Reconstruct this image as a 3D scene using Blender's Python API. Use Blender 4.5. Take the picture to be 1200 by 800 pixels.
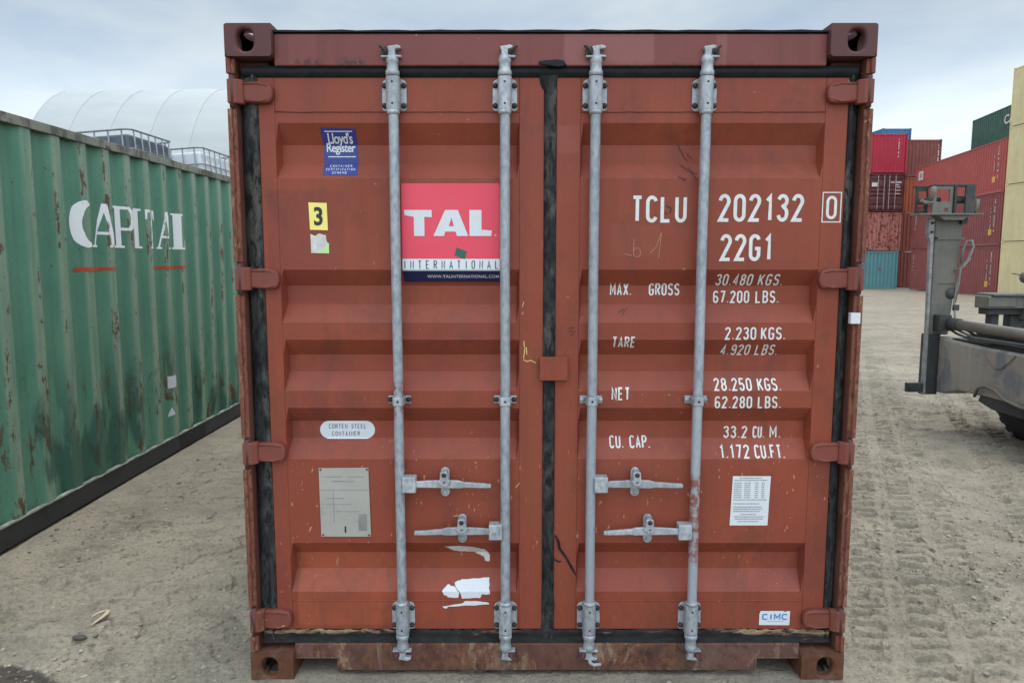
import bpy, bmesh, math, random
import numpy as np
from mathutils import Vector, Matrix

for o in list(bpy.data.objects): bpy.data.objects.remove(o)
SC = bpy.context.scene
COL = SC.collection
R = math.radians

# ------------------------------------------------------------------ camera
cam = bpy.data.cameras.new('camera'); camo = bpy.data.objects.new('camera', cam); COL.objects.link(camo)
camo.location = (-.145, -2.81, 1.724)
camo.rotation_euler = (R(90 - 6.49), 0, 0)
cam.sensor_width = 36; cam.lens = 36 * 852 / 1200; cam.clip_start = .02; cam.clip_end = 3000
SC.camera = camo

# ------------------------------------------------------------------ node helpers
def N(nt, t, ins=None, **props):
    n = nt.nodes.new(t)
    for k, v in props.items(): setattr(n, k, v)
    for k, v in (ins or {}).items():
        s = n.inputs[k]
        if isinstance(v, bpy.types.NodeSocket): nt.links.new(v, s)
        else:
            if isinstance(v, tuple) and len(v) == 3 and s.type == 'RGBA': v = (*v, 1)
            s.default_value = v
    return n
def ramp(nt, fac, stops, interp='LINEAR'):
    n = nt.nodes.new('ShaderNodeValToRGB'); nt.links.new(fac, n.inputs[0]); cr = n.color_ramp; cr.interpolation = interp
    while len(cr.elements) < len(stops): cr.elements.new(.5)
    for e, (p, c) in zip(cr.elements, stops):
        e.position = p; e.color = (c, c, c, 1) if not isinstance(c, tuple) else (*c, 1)
    return n.outputs[0]
def mix(nt, fac, a, b, mode='MIX'):
    n = nt.nodes.new('ShaderNodeMix'); n.data_type = 'RGBA'; n.blend_type = mode
    for s, v in ((n.inputs[0], fac), (n.inputs[6], a), (n.inputs[7], b)):
        if isinstance(v, bpy.types.NodeSocket): nt.links.new(v, s)
        elif isinstance(v, tuple): s.default_value = (*v, 1)
        else: s.default_value = v
    return n.outputs[2]
def M2(nt, op, a, b=0., c=None, clamp=False):
    n = nt.nodes.new('ShaderNodeMath'); n.operation = op; n.use_clamp = clamp
    for i, v in enumerate((a, b, c)):
        if v is None: continue
        if isinstance(v, bpy.types.NodeSocket): nt.links.new(v, n.inputs[i])
        else: n.inputs[i].default_value = v
    return n.outputs[0]
def coords(nt, scale=(1, 1, 1), loc=(0, 0, 0), kind='Object', rot=(0, 0, 0)):
    tc = nt.nodes.new('ShaderNodeTexCoord')
    mp = N(nt, 'ShaderNodeMapping', {'Vector': tc.outputs[kind], 'Scale': scale, 'Location': loc, 'Rotation': rot})
    return mp.outputs[0]
def noise(nt, vec, scale, detail=4, rough=.55, dist=0.):
    return N(nt, 'ShaderNodeTexNoise', {'Vector': vec, 'Scale': scale, 'Detail': detail, 'Roughness': rough, 'Distortion': dist}).outputs[0]
def sepxyz(nt, vec):
    return N(nt, 'ShaderNodeSeparateXYZ', {0: vec}).outputs
def newmat(name):
    m = bpy.data.materials.new(name); m.use_nodes = True; nt = m.node_tree
    return m, nt, nt.nodes['Principled BSDF']
def setb(nt, b, **kw):
    names = {'col': 'Base Color', 'rough': 'Roughness', 'metal': 'Metallic', 'nrm': 'Normal', 'spec': 'Specular IOR Level', 'coat': 'Coat Weight', 'trans': 'Transmission Weight'}
    for k, v in kw.items():
        s = b.inputs[names[k]]
        if isinstance(v, bpy.types.NodeSocket): nt.links.new(v, s)
        else: s.default_value = (*v, 1) if isinstance(v, tuple) else v
def bump(nt, h, strength=.2, dist=.01):
    return N(nt, 'ShaderNodeBump', {'Height': h, 'Strength': strength, 'Distance': dist}).outputs[0]
def boxmask(nt, xyz, x0, x1, z0, z1, wob=None, soft=.004):
    X, Z = xyz[0], xyz[2]
    if wob is not None:
        X = M2(nt, 'ADD', X, wob); Z = M2(nt, 'ADD', Z, wob)
    def step(v, a, s):
        n = N(nt, 'ShaderNodeMapRange', {0: v, 1: a - s, 2: a + s}); return n.outputs[0]
    m = M2(nt, 'MULTIPLY', step(X, x0, soft), M2(nt, 'SUBTRACT', 1., step(X, x1, soft)))
    m2 = M2(nt, 'MULTIPLY', step(Z, z0, soft), M2(nt, 'SUBTRACT', 1., step(Z, z1, soft)))
    return M2(nt, 'MULTIPLY', m, m2)

# ------------------------------------------------------------------ world: overcast daylight
SUN_EL, SUN_AZ = 66, 25           # high, beyond the container to its right, veiled by cloud
w = bpy.data.worlds.new('World'); SC.world = w; w.use_nodes = True
nt = w.node_tree; nt.nodes.clear()
sky = N(nt, 'ShaderNodeTexSky', sky_type='NISHITA'); sky.sun_disc = False
sky.sun_elevation = R(SUN_EL); sky.sun_rotation = R(SUN_AZ); sky.air_density = 1.0; sky.dust_density = 2.0
gen = coords(nt, (1, 1, 2.6), (.3, 1.7, .2), 'Generated')
c1 = noise(nt, gen, 1.7, 5, .5, .5)
c2 = noise(nt, gen, 3.4, 5, .55, .3)
cover = ramp(nt, c1, [(.38, .62), (.62, .97)])
shade = ramp(nt, c2, [(.34, (5.3, 6.55, 8.2)), (.60, (7.5, 8.4, 9.3))])
skymix = mix(nt, cover, sky.outputs[0], shade)
# an overcast sky is brighter overhead; an extra glow is added behind the viewer
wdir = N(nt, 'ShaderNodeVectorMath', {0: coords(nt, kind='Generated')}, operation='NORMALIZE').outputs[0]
_a, _e = R(172), R(38); GLOWDIR = (math.sin(_a) * math.cos(_e), math.cos(_a) * math.cos(_e), math.sin(_e))     # unseen glow added behind the viewer to light the door end
dotn = N(nt, 'ShaderNodeVectorMath', {0: wdir, 1: GLOWDIR}, operation='DOT_PRODUCT').outputs['Value']
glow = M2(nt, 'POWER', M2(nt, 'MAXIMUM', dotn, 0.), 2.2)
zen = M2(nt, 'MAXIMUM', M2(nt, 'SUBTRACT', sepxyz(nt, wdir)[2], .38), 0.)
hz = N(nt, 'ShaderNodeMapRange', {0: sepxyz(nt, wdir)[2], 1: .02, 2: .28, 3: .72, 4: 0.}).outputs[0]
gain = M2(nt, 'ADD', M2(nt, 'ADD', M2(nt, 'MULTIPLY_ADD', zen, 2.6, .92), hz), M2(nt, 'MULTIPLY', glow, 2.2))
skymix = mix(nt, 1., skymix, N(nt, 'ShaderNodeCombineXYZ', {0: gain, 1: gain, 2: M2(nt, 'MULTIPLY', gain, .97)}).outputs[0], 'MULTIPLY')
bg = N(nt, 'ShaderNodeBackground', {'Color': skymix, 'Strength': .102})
out = N(nt, 'ShaderNodeOutputWorld', {'Surface': bg.outputs[0]})

sun = bpy.data.lights.new('sun', 'SUN'); sun.energy = 1.3; sun.angle = R(12); sun.color = (1, .95, .88)
suno = bpy.data.objects.new('sun', sun); COL.objects.link(suno)
suno.rotation_euler = (R(90 - SUN_EL), 0, R(180 - SUN_AZ))
az = R(SUN_AZ)
d = Vector((math.sin(az) * math.cos(R(SUN_EL)), math.cos(az) * math.cos(R(SUN_EL)), math.sin(R(SUN_EL))))
suno.rotation_euler = d.to_track_quat('Z', 'Y').to_euler()
vs = SC.view_settings; vs.view_transform = 'Standard'; vs.look = 'None'; vs.exposure = 0; vs.gamma = 1; vs.use_curve_mapping = False

# ------------------------------------------------------------------ object helpers
def tag(o, label=None, cat=None, group=None, kind=None):
    if label: o['label'] = label
    if cat: o['category'] = cat
    if group: o['group'] = group
    if kind: o['kind'] = kind
    return o
def empty(name, loc=(0, 0, 0), rz=0., label=None, cat=None, group=None):
    o = bpy.data.objects.new(name, None); COL.objects.link(o); o.location = loc; o.rotation_euler = (0, 0, rz)
    o.empty_display_size = .2
    return tag(o, label, cat, group)
def copy_tree(o, parent=None):
    c = o.copy(); COL.objects.link(c)
    if parent: c.parent = parent
    for ch in list(o.children): copy_tree(ch, c)
    return c

class MB:
    """collects shapes and links them as one mesh object"""
    def __init__(s): s.v = []; s.f = []; s.sm = []
    def add(s, vs, fs, smooth=False, T=None):
        k = len(s.v)
        s.v += [tuple(T @ Vector(p)) for p in vs] if T else [tuple(p) for p in vs]
        s.f += [tuple(i + k for i in f) for f in fs]; s.sm += [smooth] * len(fs)
        return s
    def box(s, x0, x1, y0, y1, z0, z1, T=None):
        v = [(x, y, z) for x in (x0, x1) for y in (y0, y1) for z in (z0, z1)]
        return s.add(v, [(0, 1, 3, 2), (4, 6, 7, 5), (0, 4, 5, 1), (2, 3, 7, 6), (0, 2, 6, 4), (1, 5, 7, 3)], False, T)
    def prism(s, poly, a0, a1, axis='y', T=None):
        """poly of 2-D points extruded along an axis; y: (x,z), x: (y,z), z: (x,y)"""
        def P(p, a): return {'y': (p[0], a, p[1]), 'x': (a, p[0], p[1]), 'z': (p[0], p[1], a)}[axis]
        n = len(poly)
        v = [P(p, a0) for p in poly] + [P(p, a1) for p in poly]
        return s.add(v, [tuple(range(n)), tuple(range(2 * n - 1, n - 1, -1))] + [(i, (i + 1) % n, n + (i + 1) % n, n + i) for i in range(n)], False, T)
    def tube(s, pts, r, n=10, caps=True, T=None):
        pts = [Vector(p) for p in pts]; rs = r if isinstance(r, (list, tuple)) else [r] * len(pts)
        v = []; f = []
        pa = None
        for i, p in enumerate(pts):
            t = (pts[min(i + 1, len(pts) - 1)] - pts[max(i - 1, 0)]).normalized()
            if pa is None:
                a = t.cross(Vector((0, 0, 1)) if abs(t.z) < .9 else Vector((0, 1, 0)))
            else: a = pa - t * pa.dot(t)
            a.normalize(); b = t.cross(a).normalized(); pa = a
            v += [tuple(p + (a * math.cos(2 * math.pi * k / n) + b * math.sin(2 * math.pi * k / n)) * rs[i]) for k in range(n)]
        for i in range(len(pts) - 1):
            f += [(i * n + k, i * n + (k + 1) % n, (i + 1) * n + (k + 1) % n, (i + 1) * n + k) for k in range(n)]
        s.add(v, f, True, T)
        if caps:
            k = len(s.v) - len(v); m = (len(pts) - 1) * n
            s.f += [tuple(k + i for i in range(n)), tuple(k + m + i for i in range(n))]; s.sm += [False, False]
        return s
    def cyl(s, a, b, r, n=16, T=None): return s.tube([a, b], r, n, True, T)
    def lathe(s, prof, n=32, axis='z', c=(0, 0, 0), T=None):
        v = []
        for r, h in prof:
            for k in range(n):
                ca, sa = math.cos(2 * math.pi * k / n) * r, math.sin(2 * math.pi * k / n) * r
                p = {'z': (ca, sa, h), 'y': (ca, h, sa), 'x': (h, ca, sa)}[axis]
                v.append((p[0] + c[0], p[1] + c[1], p[2] + c[2]))
        f = [(i * n + k, i * n + (k + 1) % n, (i + 1) * n + (k + 1) % n, (i + 1) * n + k) for i in range(len(prof) - 1) for k in range(n)]
        return s.add(v, f, True, T)
    def mesh(s, name):
        me = bpy.data.meshes.new(name); me.from_pydata(s.v, [], s.f)
        me.polygons.foreach_set('use_smooth', s.sm)
        bm = bmesh.new(); bm.from_mesh(me); bmesh.ops.recalc_face_normals(bm, faces=bm.faces); bm.to_mesh(me); bm.free()
        return me
    def build(s, name, mat, parent=None, bevel=0., seg=2, loc=None):
        return link(name, s.mesh(name), mat, parent, bevel, seg, loc)
def link(name, me, mat, parent=None, bevel=0., seg=2, loc=None):
    o = bpy.data.objects.new(name, me); COL.objects.link(o)
    if not me.materials: me.materials.append(mat)
    elif me.materials[0] is not mat:
        o.material_slots[0].link = 'OBJECT'; o.material_slots[0].material = mat
    if parent: o.parent = parent
    if loc: o.location = loc
    if bevel:
        b = o.modifiers.new('bevel', 'BEVEL'); b.width = bevel; b.segments = seg; b.limit_method = 'ANGLE'; b.angle_limit = R(35)
        b.harden_normals = False
    return o

# ------------------------------------------------------------------ materials
def paint(name, base, base2, rust=.0, chips=.0, rough=.45, streaks=.5, fade=.0, rustcol=(.085, .034, .016), bumpy=.05, seed=0., dirt=(.22, .19, .16), dirt_amt=0.):
    m, nt, b = newmat(name)
    oi = N(nt, 'ShaderNodeObjectInfo').outputs
    v = coords(nt, loc=(seed, seed * .7, seed * 1.3))
    c = mix(nt, ramp(nt, noise(nt, v, 1.6, 5, .6), [(.35, 0.), (.68, 1.)]), base, base2)
    vs_ = coords(nt, (14, 14, .7), (seed, 0, 0))
    st = ramp(nt, noise(nt, vs_, 1., 6, .65), [(.5, 0.), (.75, 1.)])
    c = mix(nt, M2(nt, 'MULTIPLY', st, streaks), c, tuple(x * .62 for x in base))
    fine = noise(nt, v, 38, 5, .7)
    c = mix(nt, ramp(nt, fine, [(.35, .16), (.65, 0.)]), c, tuple(x * .55 for x in base))
    ro = M2(nt, 'MULTIPLY_ADD', fine, .25, rough - .12)
    if dirt_amt:
        dn = ramp(nt, noise(nt, v, 2.7, 7, .7, .4), [(.45, 0.), (.72, dirt_amt)])
        c = mix(nt, dn, c, dirt); ro = M2(nt, 'MAXIMUM', ro, M2(nt, 'MULTIPLY', dn, .8))
    h = fine
    if rust:
        n1 = noise(nt, v, 5.5, 9, .72, .3); n2 = noise(nt, vs_, .9, 5, .6)
        rm = M2(nt, 'ADD', M2(nt, 'MULTIPLY', n1, .75), M2(nt, 'MULTIPLY', n2, .25))
        t = .72 - .24 * rust
        rm = ramp(nt, rm, [(t, 0.), (t + .03, 1.)])
        rc = mix(nt, noise(nt, v, 24, 4, .6), tuple(x * .5 for x in rustcol), tuple(min(1, x * 1.9) for x in rustcol))
        c = mix(nt, rm, c, rc); ro = mix(nt, rm, ro, (.85, .85, .85))
    if chips:
        cm = ramp(nt, noise(nt, v, 46, 3, .5), [(.76 - .1 * chips, 0.), (.775 - .1 * chips, 1.)])
        area = ramp(nt, noise(nt, v, 2.2, 3, .5), [(.5, 0.), (.62, 1.)])
        c = mix(nt, M2(nt, 'MULTIPLY', cm, area), c, (.42, .22, .15))
    setb(nt, b, col=c, rough=ro, nrm=bump(nt, fine, bumpy, .004), spec=.25)
    return m, nt, b, c, v
def simple(name, col, rough=.5, metal=0., var=.25, scale=18., bumps=.1, dark=None):
    m, nt, b = newmat(name)
    v = coords(nt); n = noise(nt, v, scale, 6, .65)
    c = mix(nt, ramp(nt, n, [(.32, 0.), (.7, 1.)]), dark or tuple(x * (1 - var) for x in col), tuple(min(1, x * (1 + var * .6)) for x in col))
    setb(nt, b, col=c, rough=M2(nt, 'MULTIPLY_ADD', n, .3, rough - .15), metal=metal, nrm=bump(nt, n, bumps, .003))
    return m

RED, RED2 = (.272, .060, .031), (.220, .047, .027)
m_red, nt, b, c, v = paint('red_oxide_paint', RED, RED2, rust=.0, chips=.55, rough=.5, streaks=.42)
# repainted patches (low left one brightened to imitate ground reflection), grime and a few rust spots on the door end
xyz = sepxyz(nt, coords(nt)); wob = M2(nt, 'MULTIPLY', M2(nt, 'SUBTRACT', noise(nt, coords(nt), 9, 3), .5), .02)
for (x0, x1, z0, z1, col, a) in ((.03, .115, 2.13, 2.235, (.27, .075, .05), .6), (.24, .43, 1.735, 1.855, (.25, .066, .04), .5),
                                 (-1.10, -.80, 1.555, 1.99, (.165, .036, .027), .35), (-1.03, -.62, .215, .56, (.34, .080, .036), .6),
                                 (.10, .62, .78, .94, (.225, .055, .03), .5), (-.115, -.03, .6, 1.36, (.235, .06, .03), .6), (.03, .115, .3, .9, (.235, .06, .03), .6)):
    c = mix(nt, M2(nt, 'MULTIPLY', boxmask(nt, xyz, x0, x1, z0, z1, wob), a), c, col)
c = mix(nt, ramp(nt, noise(nt, coords(nt, (1, 1, .7), (7, 1, 4)), 1.5, 7, .65, .4), [(.45, 0.), (.72, .28)]), c, (.29, .082, .052))
c = mix(nt, ramp(nt, noise(nt, coords(nt, (9, 9, .45), (2, 2, 7)), 1.3, 7, .7), [(.52, 0.), (.72, .42)]), c, (.135, .040, .028))
gr = ramp(nt, noise(nt, coords(nt, (1, 1, .6)), 4.2, 8, .75, .5), [(.52, 0.), (.72, .6)])
c = mix(nt, gr, c, (.10, .036, .026))
zm = N(nt, 'ShaderNodeMapRange', {0: M2(nt, 'ABSOLUTE', M2(nt, 'SUBTRACT', xyz[2], .72)), 1: .34, 2: .12}).outputs[0]
for sc_, off, rot in ((60, 0, .5), (85, 7, -.9), (46, 13, 1.3)):
    chn = noise(nt, coords(nt, (1, 1, .38), (off, 0, off), rot=(0, rot, 0)), sc_, 3, .45)
    c = mix(nt, M2(nt, 'MULTIPLY', ramp(nt, chn, [(.722, 0.), (.738, .8)]), M2(nt, 'MULTIPLY_ADD', zm, .8, .08)), c, (.50, .28, .17))
sp = ramp(nt, noise(nt, coords(nt, (1, 1, .5)), 17, 5, .7), [(.735, 0.), (.75, .9)])
c = mix(nt, sp, c, (.07, .03, .018))
setb(nt, b, col=c)
m_redrust = paint('worn_red_rail', (.165, .050, .034), (.12, .045, .030), rust=.62, chips=.5, streaks=.5, dirt_amt=.35, bumpy=.25, rough=.6)[0]
m_post, nt, b, c, v = paint('scuffed_post', (.20, .060, .038), (.155, .049, .033), rust=.0, chips=.6, streaks=.4, bumpy=.1, rough=.62, seed=3.1)
pxyz = sepxyz(nt, coords(nt)); edge_ = N(nt, 'ShaderNodeMapRange', {0: M2(nt, 'ABSOLUTE', pxyz[0]), 1: 1.188, 2: 1.208, 3: .25, 4: 1.}).outputs[0]
sv = noise(nt, coords(nt, (60, 40, 13.)), 1.1, 9, .82, 1.); sv2 = noise(nt, coords(nt, (32, 32, 14), (5, 2, 1)), 1.2, 9, .8, .6); sv3 = noise(nt, coords(nt, (2, 2, 2.2)), 1.6, 5, .6)
c = mix(nt, ramp(nt, sv2, [(.53, 0.), (.62, .7)]), c, (.15, .058, .026))
c = mix(nt, M2(nt, 'MULTIPLY', ramp(nt, sv, [(.52, 0.), (.59, .85)]), M2(nt, 'MULTIPLY', ramp(nt, sv3, [(.36, .3), (.54, 1.)]), edge_)), c, mix(nt, sv2, (.30, .16, .07), (.44, .33, .20)))
c = mix(nt, ramp(nt, noise(nt, coords(nt, (40, 40, 16), (1, 9, 3)), 1.6, 8, .75), [(.53, 0.), (.60, .9)]), c, (.045, .024, .016))
setb(nt, b, col=c)
m_cast = paint('casting_paint', (.115, .046, .042), (.085, .038, .036), rust=.45, chips=.3, streaks=.3, bumpy=.3, rough=.6, rustcol=(.05, .028, .02))[0]
m_castlow = paint('rusty_casting', (.14, .055, .032), (.085, .042, .027), rust=1.05, chips=.5, streaks=.5, bumpy=.5, rough=.7, dirt_amt=.5)[0]
m_header, nt, b, c, v = paint('header_paint', (.205, .060, .050), (.175, .050, .044), rust=.2, chips=.3, streaks=.6, rough=.45, seed=6)
xyz = sepxyz(nt, coords(nt)); wob = M2(nt, 'MULTIPLY', M2(nt, 'SUBTRACT', noise(nt, coords(nt), 14, 3), .5), .02)
for (x0, x1, col, a) in ((.05, .39, (.25, .095, .085), .7), (-.88, -.84, (.13, .04, .035), .5), (.62, .66, (.26, .10, .085), .5), (-1.04, -.99, (.14, .045, .04), .6)):
    c = mix(nt, M2(nt, 'MULTIPLY', boxmask(nt, xyz, x0, x1, 2.4, 2.6, wob), a), c, col)
for (x0, x1, z0, z1) in ((-.96, -.86, 2.447, 2.468), (-.80, -.70, 2.447, 2.47), (-.35, -.28, 2.447, 2.455), (.2, .5, 2.447, 2.450), (.45, .8, 2.447, 2.4515)):
    c = mix(nt, M2(nt, 'MULTIPLY', boxmask(nt, xyz, x0, x1, z0, z1, wob, .012), ramp(nt, noise(nt, v, 60, 5, .7), [(.42, 0.), (.55, .95)])), c, (.045, .028, .022))
setb(nt, b, col=c)
m_hinge = paint('hinge_paint', (.215, .060, .042), (.18, .050, .036), rust=.25, chips=.5, rough=.5, bumpy=.15)[0]
m_sill, nt, b, c, v = paint('sill_paint', (.125, .050, .035), (.10, .043, .032), rust=.6, chips=.5, rough=.65, streaks=.9, dirt_amt=.45, dirt=(.20, .15, .115), bumpy=.25)
c = mix(nt, ramp(nt, noise(nt, coords(nt, (1, 1, .7)), 6, 9, .75, .6), [(.45, 0.), (.55, .95)]), c, mix(nt, ramp(nt, noise(nt, coords(nt, (1, 1, .9)), 22, 7, .75), [(.38, 0.), (.62, 1.)]), (.045, .023, .016), (.17, .072, .036)))
c = mix(nt, ramp(nt, noise(nt, coords(nt, (9, 9, 4.)), 1., 9, .78, .9), [(.53, 0.), (.64, .7)]), c, (.31, .215, .14))
c = mix(nt, ramp(nt, noise(nt, coords(nt, (9, 9, 4), (4, 4, 4)), 1., 9, .75, .6), [(.52, 0.), (.64, .8)]), c, (.07, .034, .024)); setb(nt, b, col=c)
m_rubber = simple('gasket_rubber', (.011, .0125, .015), .6, var=.6, scale=30, bumps=.4); m_rubber.node_tree.nodes['Principled BSDF'].inputs['Specular IOR Level'].default_value = .25
m_rubberworn, nt, b = newmat('worn_gasket')
nn = noise(nt, coords(nt, (.6, 1, 2)), 26, 7, .7); nl = noise(nt, coords(nt, (1, 1, 5)), 5, 7, .7, .4)
xx = M2(nt, 'ABSOLUTE', sepxyz(nt, coords(nt))[0])
xr = sepxyz(nt, coords(nt)); endw = M2(nt, 'ADD', N(nt, 'ShaderNodeMapRange', {0: xr[0], 1: .5, 2: .95, 3: .0, 4: .20}).outputs[0], M2(nt, 'ADD', N(nt, 'ShaderNodeMapRange', {0: xr[0], 1: -.5, 2: -1.0, 3: .0, 4: .10}).outputs[0], N(nt, 'ShaderNodeMapRange', {0: xr[2], 1: .150, 2: .185, 3: -.22, 4: .0}).outputs[0]))
wm = ramp(nt, M2(nt, 'ADD', nl, endw), [(.56, 0.), (.63, 1.)])
c = mix(nt, ramp(nt, nn, [(.35, 0.), (.7, 1.)]), (.010, .010, .011), (.030, .028, .026))
c = mix(nt, wm, c, mix(nt, ramp(nt, nn, [(.4, 0.), (.6, 1.)]), (.085, .045, .024), (.27, .195, .115)))
setb(nt, b, col=c, rough=.75, nrm=bump(nt, nn, .5, .006), spec=.18)
m_gask, nt, b = newmat('side_gasket_rubber')
n1 = noise(nt, coords(nt, (1, 1, .4)), 36, 8, .75, .5); n2 = noise(nt, coords(nt, (1, 1, .45)), 9, 6, .7)
c = mix(nt, ramp(nt, n1, [(.40, 0.), (.66, 1.)]), (.008, .0085, .010), (.042, .045, .043))
c = mix(nt, M2(nt, 'MULTIPLY', ramp(nt, n2, [(.48, 0.), (.64, .8)]), ramp(nt, n1, [(.42, 0.), (.56, 1.)])), c, (.105, .098, .082))
setb(nt, b, col=c, rough=.7, nrm=bump(nt, n1, .45, .006), spec=.18)
m_dark = simple('dark_recess', (.012, .010, .010), .8)
def galv(name, a, bcol, flecks=True, redpatch=False):
    m, nt, b = newmat(name)
    v = coords(nt, (1, 1, .55)); n1 = noise(nt, v, 55, 6, .7); n2 = noise(nt, v, 7, 5, .65)
    c = mix(nt, ramp(nt, n1, [(.38, 0.), (.60, 1.)]), bcol, a)
    c = mix(nt, ramp(nt, noise(nt, coords(nt), 24, 8, .8), [(.60, 0.), (.68, .75)]), c, (.105, .07, .048))
    c = mix(nt, ramp(nt, n2, [(.5, 0.), (.7, .55)]), c, tuple(x * 1.25 for x in a))
    ru = ramp(nt, noise(nt, coords(nt), 13, 8, .75), [(.69, 0.), (.73, .9)])
    c = mix(nt, ru, c, (.10, .055, .03))
    if redpatch:
        xz = sepxyz(nt, coords(nt)); wb = M2(nt, 'MULTIPLY', M2(nt, 'SUBTRACT', noise(nt, coords(nt), 30, 4), .5), .06)
        for q in ((-.7, -.5, .885, .925), (-.7, -.5, 1.10, 1.15), (-.7, -.5, 1.19, 1.245), (.5, .7, .50, .86)):
            pk = M2(nt, 'MULTIPLY', boxmask(nt, xz, *q, wb, .01), ramp(nt, noise(nt, coords(nt), 38, 4, .6), [(.40, 1.), (.56, .15)]))
            if q[0] > 0 or q[2] > 1: c = mix(nt, pk, c, (.24, .075, .05))
        pm = boxmask(nt, xz, .1, .8, .1, 1.16, None, .012)
        c = mix(nt, M2(nt, 'MULTIPLY', pm, ramp(nt, n2, [(.42, .9), (.62, .35)])), c, (.40, .425, .45))
        for q in ((.5, .7, .50, .86),):
            pk = M2(nt, 'MULTIPLY', boxmask(nt, xz, *q, wb, .01), ramp(nt, noise(nt, coords(nt), 38, 4, .6), [(.42, 1.), (.58, .1)])); c = mix(nt, pk, c, (.27, .085, .055))
    rnd_ = N(nt, 'ShaderNodeObjectInfo').outputs['Random']
    c = mix(nt, M2(nt, 'MULTIPLY', rnd_, .35), c, tuple(x * .62 for x in bcol))
    run = ramp(nt, noise(nt, coords(nt, (1, 1, .25)), 30, 6, .7), [(.60, 0.), (.68, .6)]); c = mix(nt, run, c, (.16, .11, .075))
    setb(nt, b, col=c, rough=M2(nt, 'MULTIPLY_ADD', n1, .3, .35), metal=.25, nrm=bump(nt, n1, .15, .002))
    return m
m_galv = galv('galvanised_steel', (.46, .47, .475), (.26, .28, .305))
m_bar = galv('galvanised_bar', (.40, .42, .435), (.235, .255, .285), redpatch=True)
m_bolt = simple('rusty_bolt', (.055, .04, .034), .7, .3, var=.6, scale=60)
m_white = simple('white_marking', (.66, .65, .62), .55, var=.16, scale=40, bumps=.02)
def decal(name, col, seed, a=.35):
    m, nt, b = newmat(name)
    v = coords(nt, loc=(seed, seed, seed)); n1 = noise(nt, v, 9, 7, .7, .3); n2 = noise(nt, coords(nt, (1, 1, .5), (seed, 0, 0)), 70, 5, .7)
    c = mix(nt, ramp(nt, n1, [(.45, 0.), (.75, a)]), col, tuple(.45 * x + .55 * y for x, y in zip(col, (.30, .22, .17))))
    c = mix(nt, ramp(nt, n2, [(.64, 0.), (.70, .55)]), c, (.25, .16, .12))
    c = mix(nt, ramp(nt, noise(nt, v, 2.5, 3), [(.35, 0.), (.65, .25)]), c, tuple(min(1, x * 1.12 + .03) for x in col))
    setb(nt, b, col=c, rough=.42, nrm=bump(nt, noise(nt, v, 14, 4, .6), .25, .004)); return m
m_paper = decal('white_sticker', (.62, .63, .64), 1., .3)
m_torn = simple('torn_paper', (.58, .56, .52), .7, var=.22, scale=30)
m_blue = decal('blue_sticker', (.012, .026, .19), 2., .12)
m_navy = simple('navy_band', (.010, .014, .07), .35, var=.1, bumps=.02)
m_pink = decal('red_sign_face', (.70, .045, .082), 3., .12)
m_yel = decal('yellow_sticker', (.82, .70, .16), 4., .25)
m_lime = simple('lime_sticker', (.45, .75, .25), .4, var=.1, bumps=.02)
m_black = simple('black_ink', (.015, .015, .016), .5, var=.2)
m_greyink = simple('grey_ink', (.25, .25, .26), .5, var=.2)
m_dkgreen = simple('green_diamond', (.01, .10, .065), .4, var=.1)
m_cblue = simple('blue_ink', (.03, .24, .56), .4, var=.1)
m_plate = simple('plastic_document_plate', (.37, .345, .30), .3, var=.12, scale=6, bumps=.05)
m_chalk = simple('chalk_line', (.42, .22, .15), .8, var=.2)
m_ychalk = simple('yellow_chalk', (.62, .42, .16), .8, var=.2)
m_silver = simple('silver_label', (.62, .66, .69), .35, .2, var=.05, bumps=.02)

# ------------------------------------------------------------------ ground
rng = np.random.default_rng(5)
def vnoise(x, y, seed):
    xi = np.floor(x).astype(np.int64); yi = np.floor(y).astype(np.int64); fx = x - xi; fy = y - yi
    fx = fx * fx * fx * (fx * (fx * 6 - 15) + 10); fy = fy * fy * fy * (fy * (fy * 6 - 15) + 10)
    def h(a, b):
        n = (a * 374761393 + b * 668265263 + seed * 1442695041) & 0xffffffff
        n = ((n ^ (n >> 13)) * 1274126177) & 0xffffffff
        return ((n ^ (n >> 16)) & 0xffff) / 65535. - .5
    return (h(xi, yi) * (1 - fx) + h(xi + 1, yi) * fx) * (1 - fy) + (h(xi, yi + 1) * (1 - fx) + h(xi + 1, yi + 1) * fx) * fy
def fbm(x, y, s, o, seed, g=.5):
    r = 0; a = 1.
    for k in range(o): r = r + a * vnoise(x * s + k * 17.3, y * s - k * 9.1, seed + k); s *= 2.03; a *= g
    return r
def smooth(a, b, x):
    t = np.clip((x - a) / (b - a), 0, 1); return t * t * (3 - 2 * t)
TRACKS = [  # x at y=0, drift per metre, bow, half width, lug pitch, slant, strength
    (1.33, .46, .0, .085, .105, .10, .9), (1.60, .46, .0, .085, .105, -.10, 1.), (1.86, .45, .0, .08, .11, .12, .8), (2.42, .46, .0, .09, .115, .1, .9), (2.72, .46, .0, .09, .115, -.1, .9),
    (3.30, .40, .0, .10, .12, .1, .8), (3.75, .38, .0, .10, .12, -.1, .8), (.75, .44, .0, .08, .105, .1, .8), (2.3, -.10, .0, .11, .115, .1, .45), (-2.45, -.03, .0, .12, .10, .15, .2), (-1.75, .06, .0, .10, .10, -.15, .2)]
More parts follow.
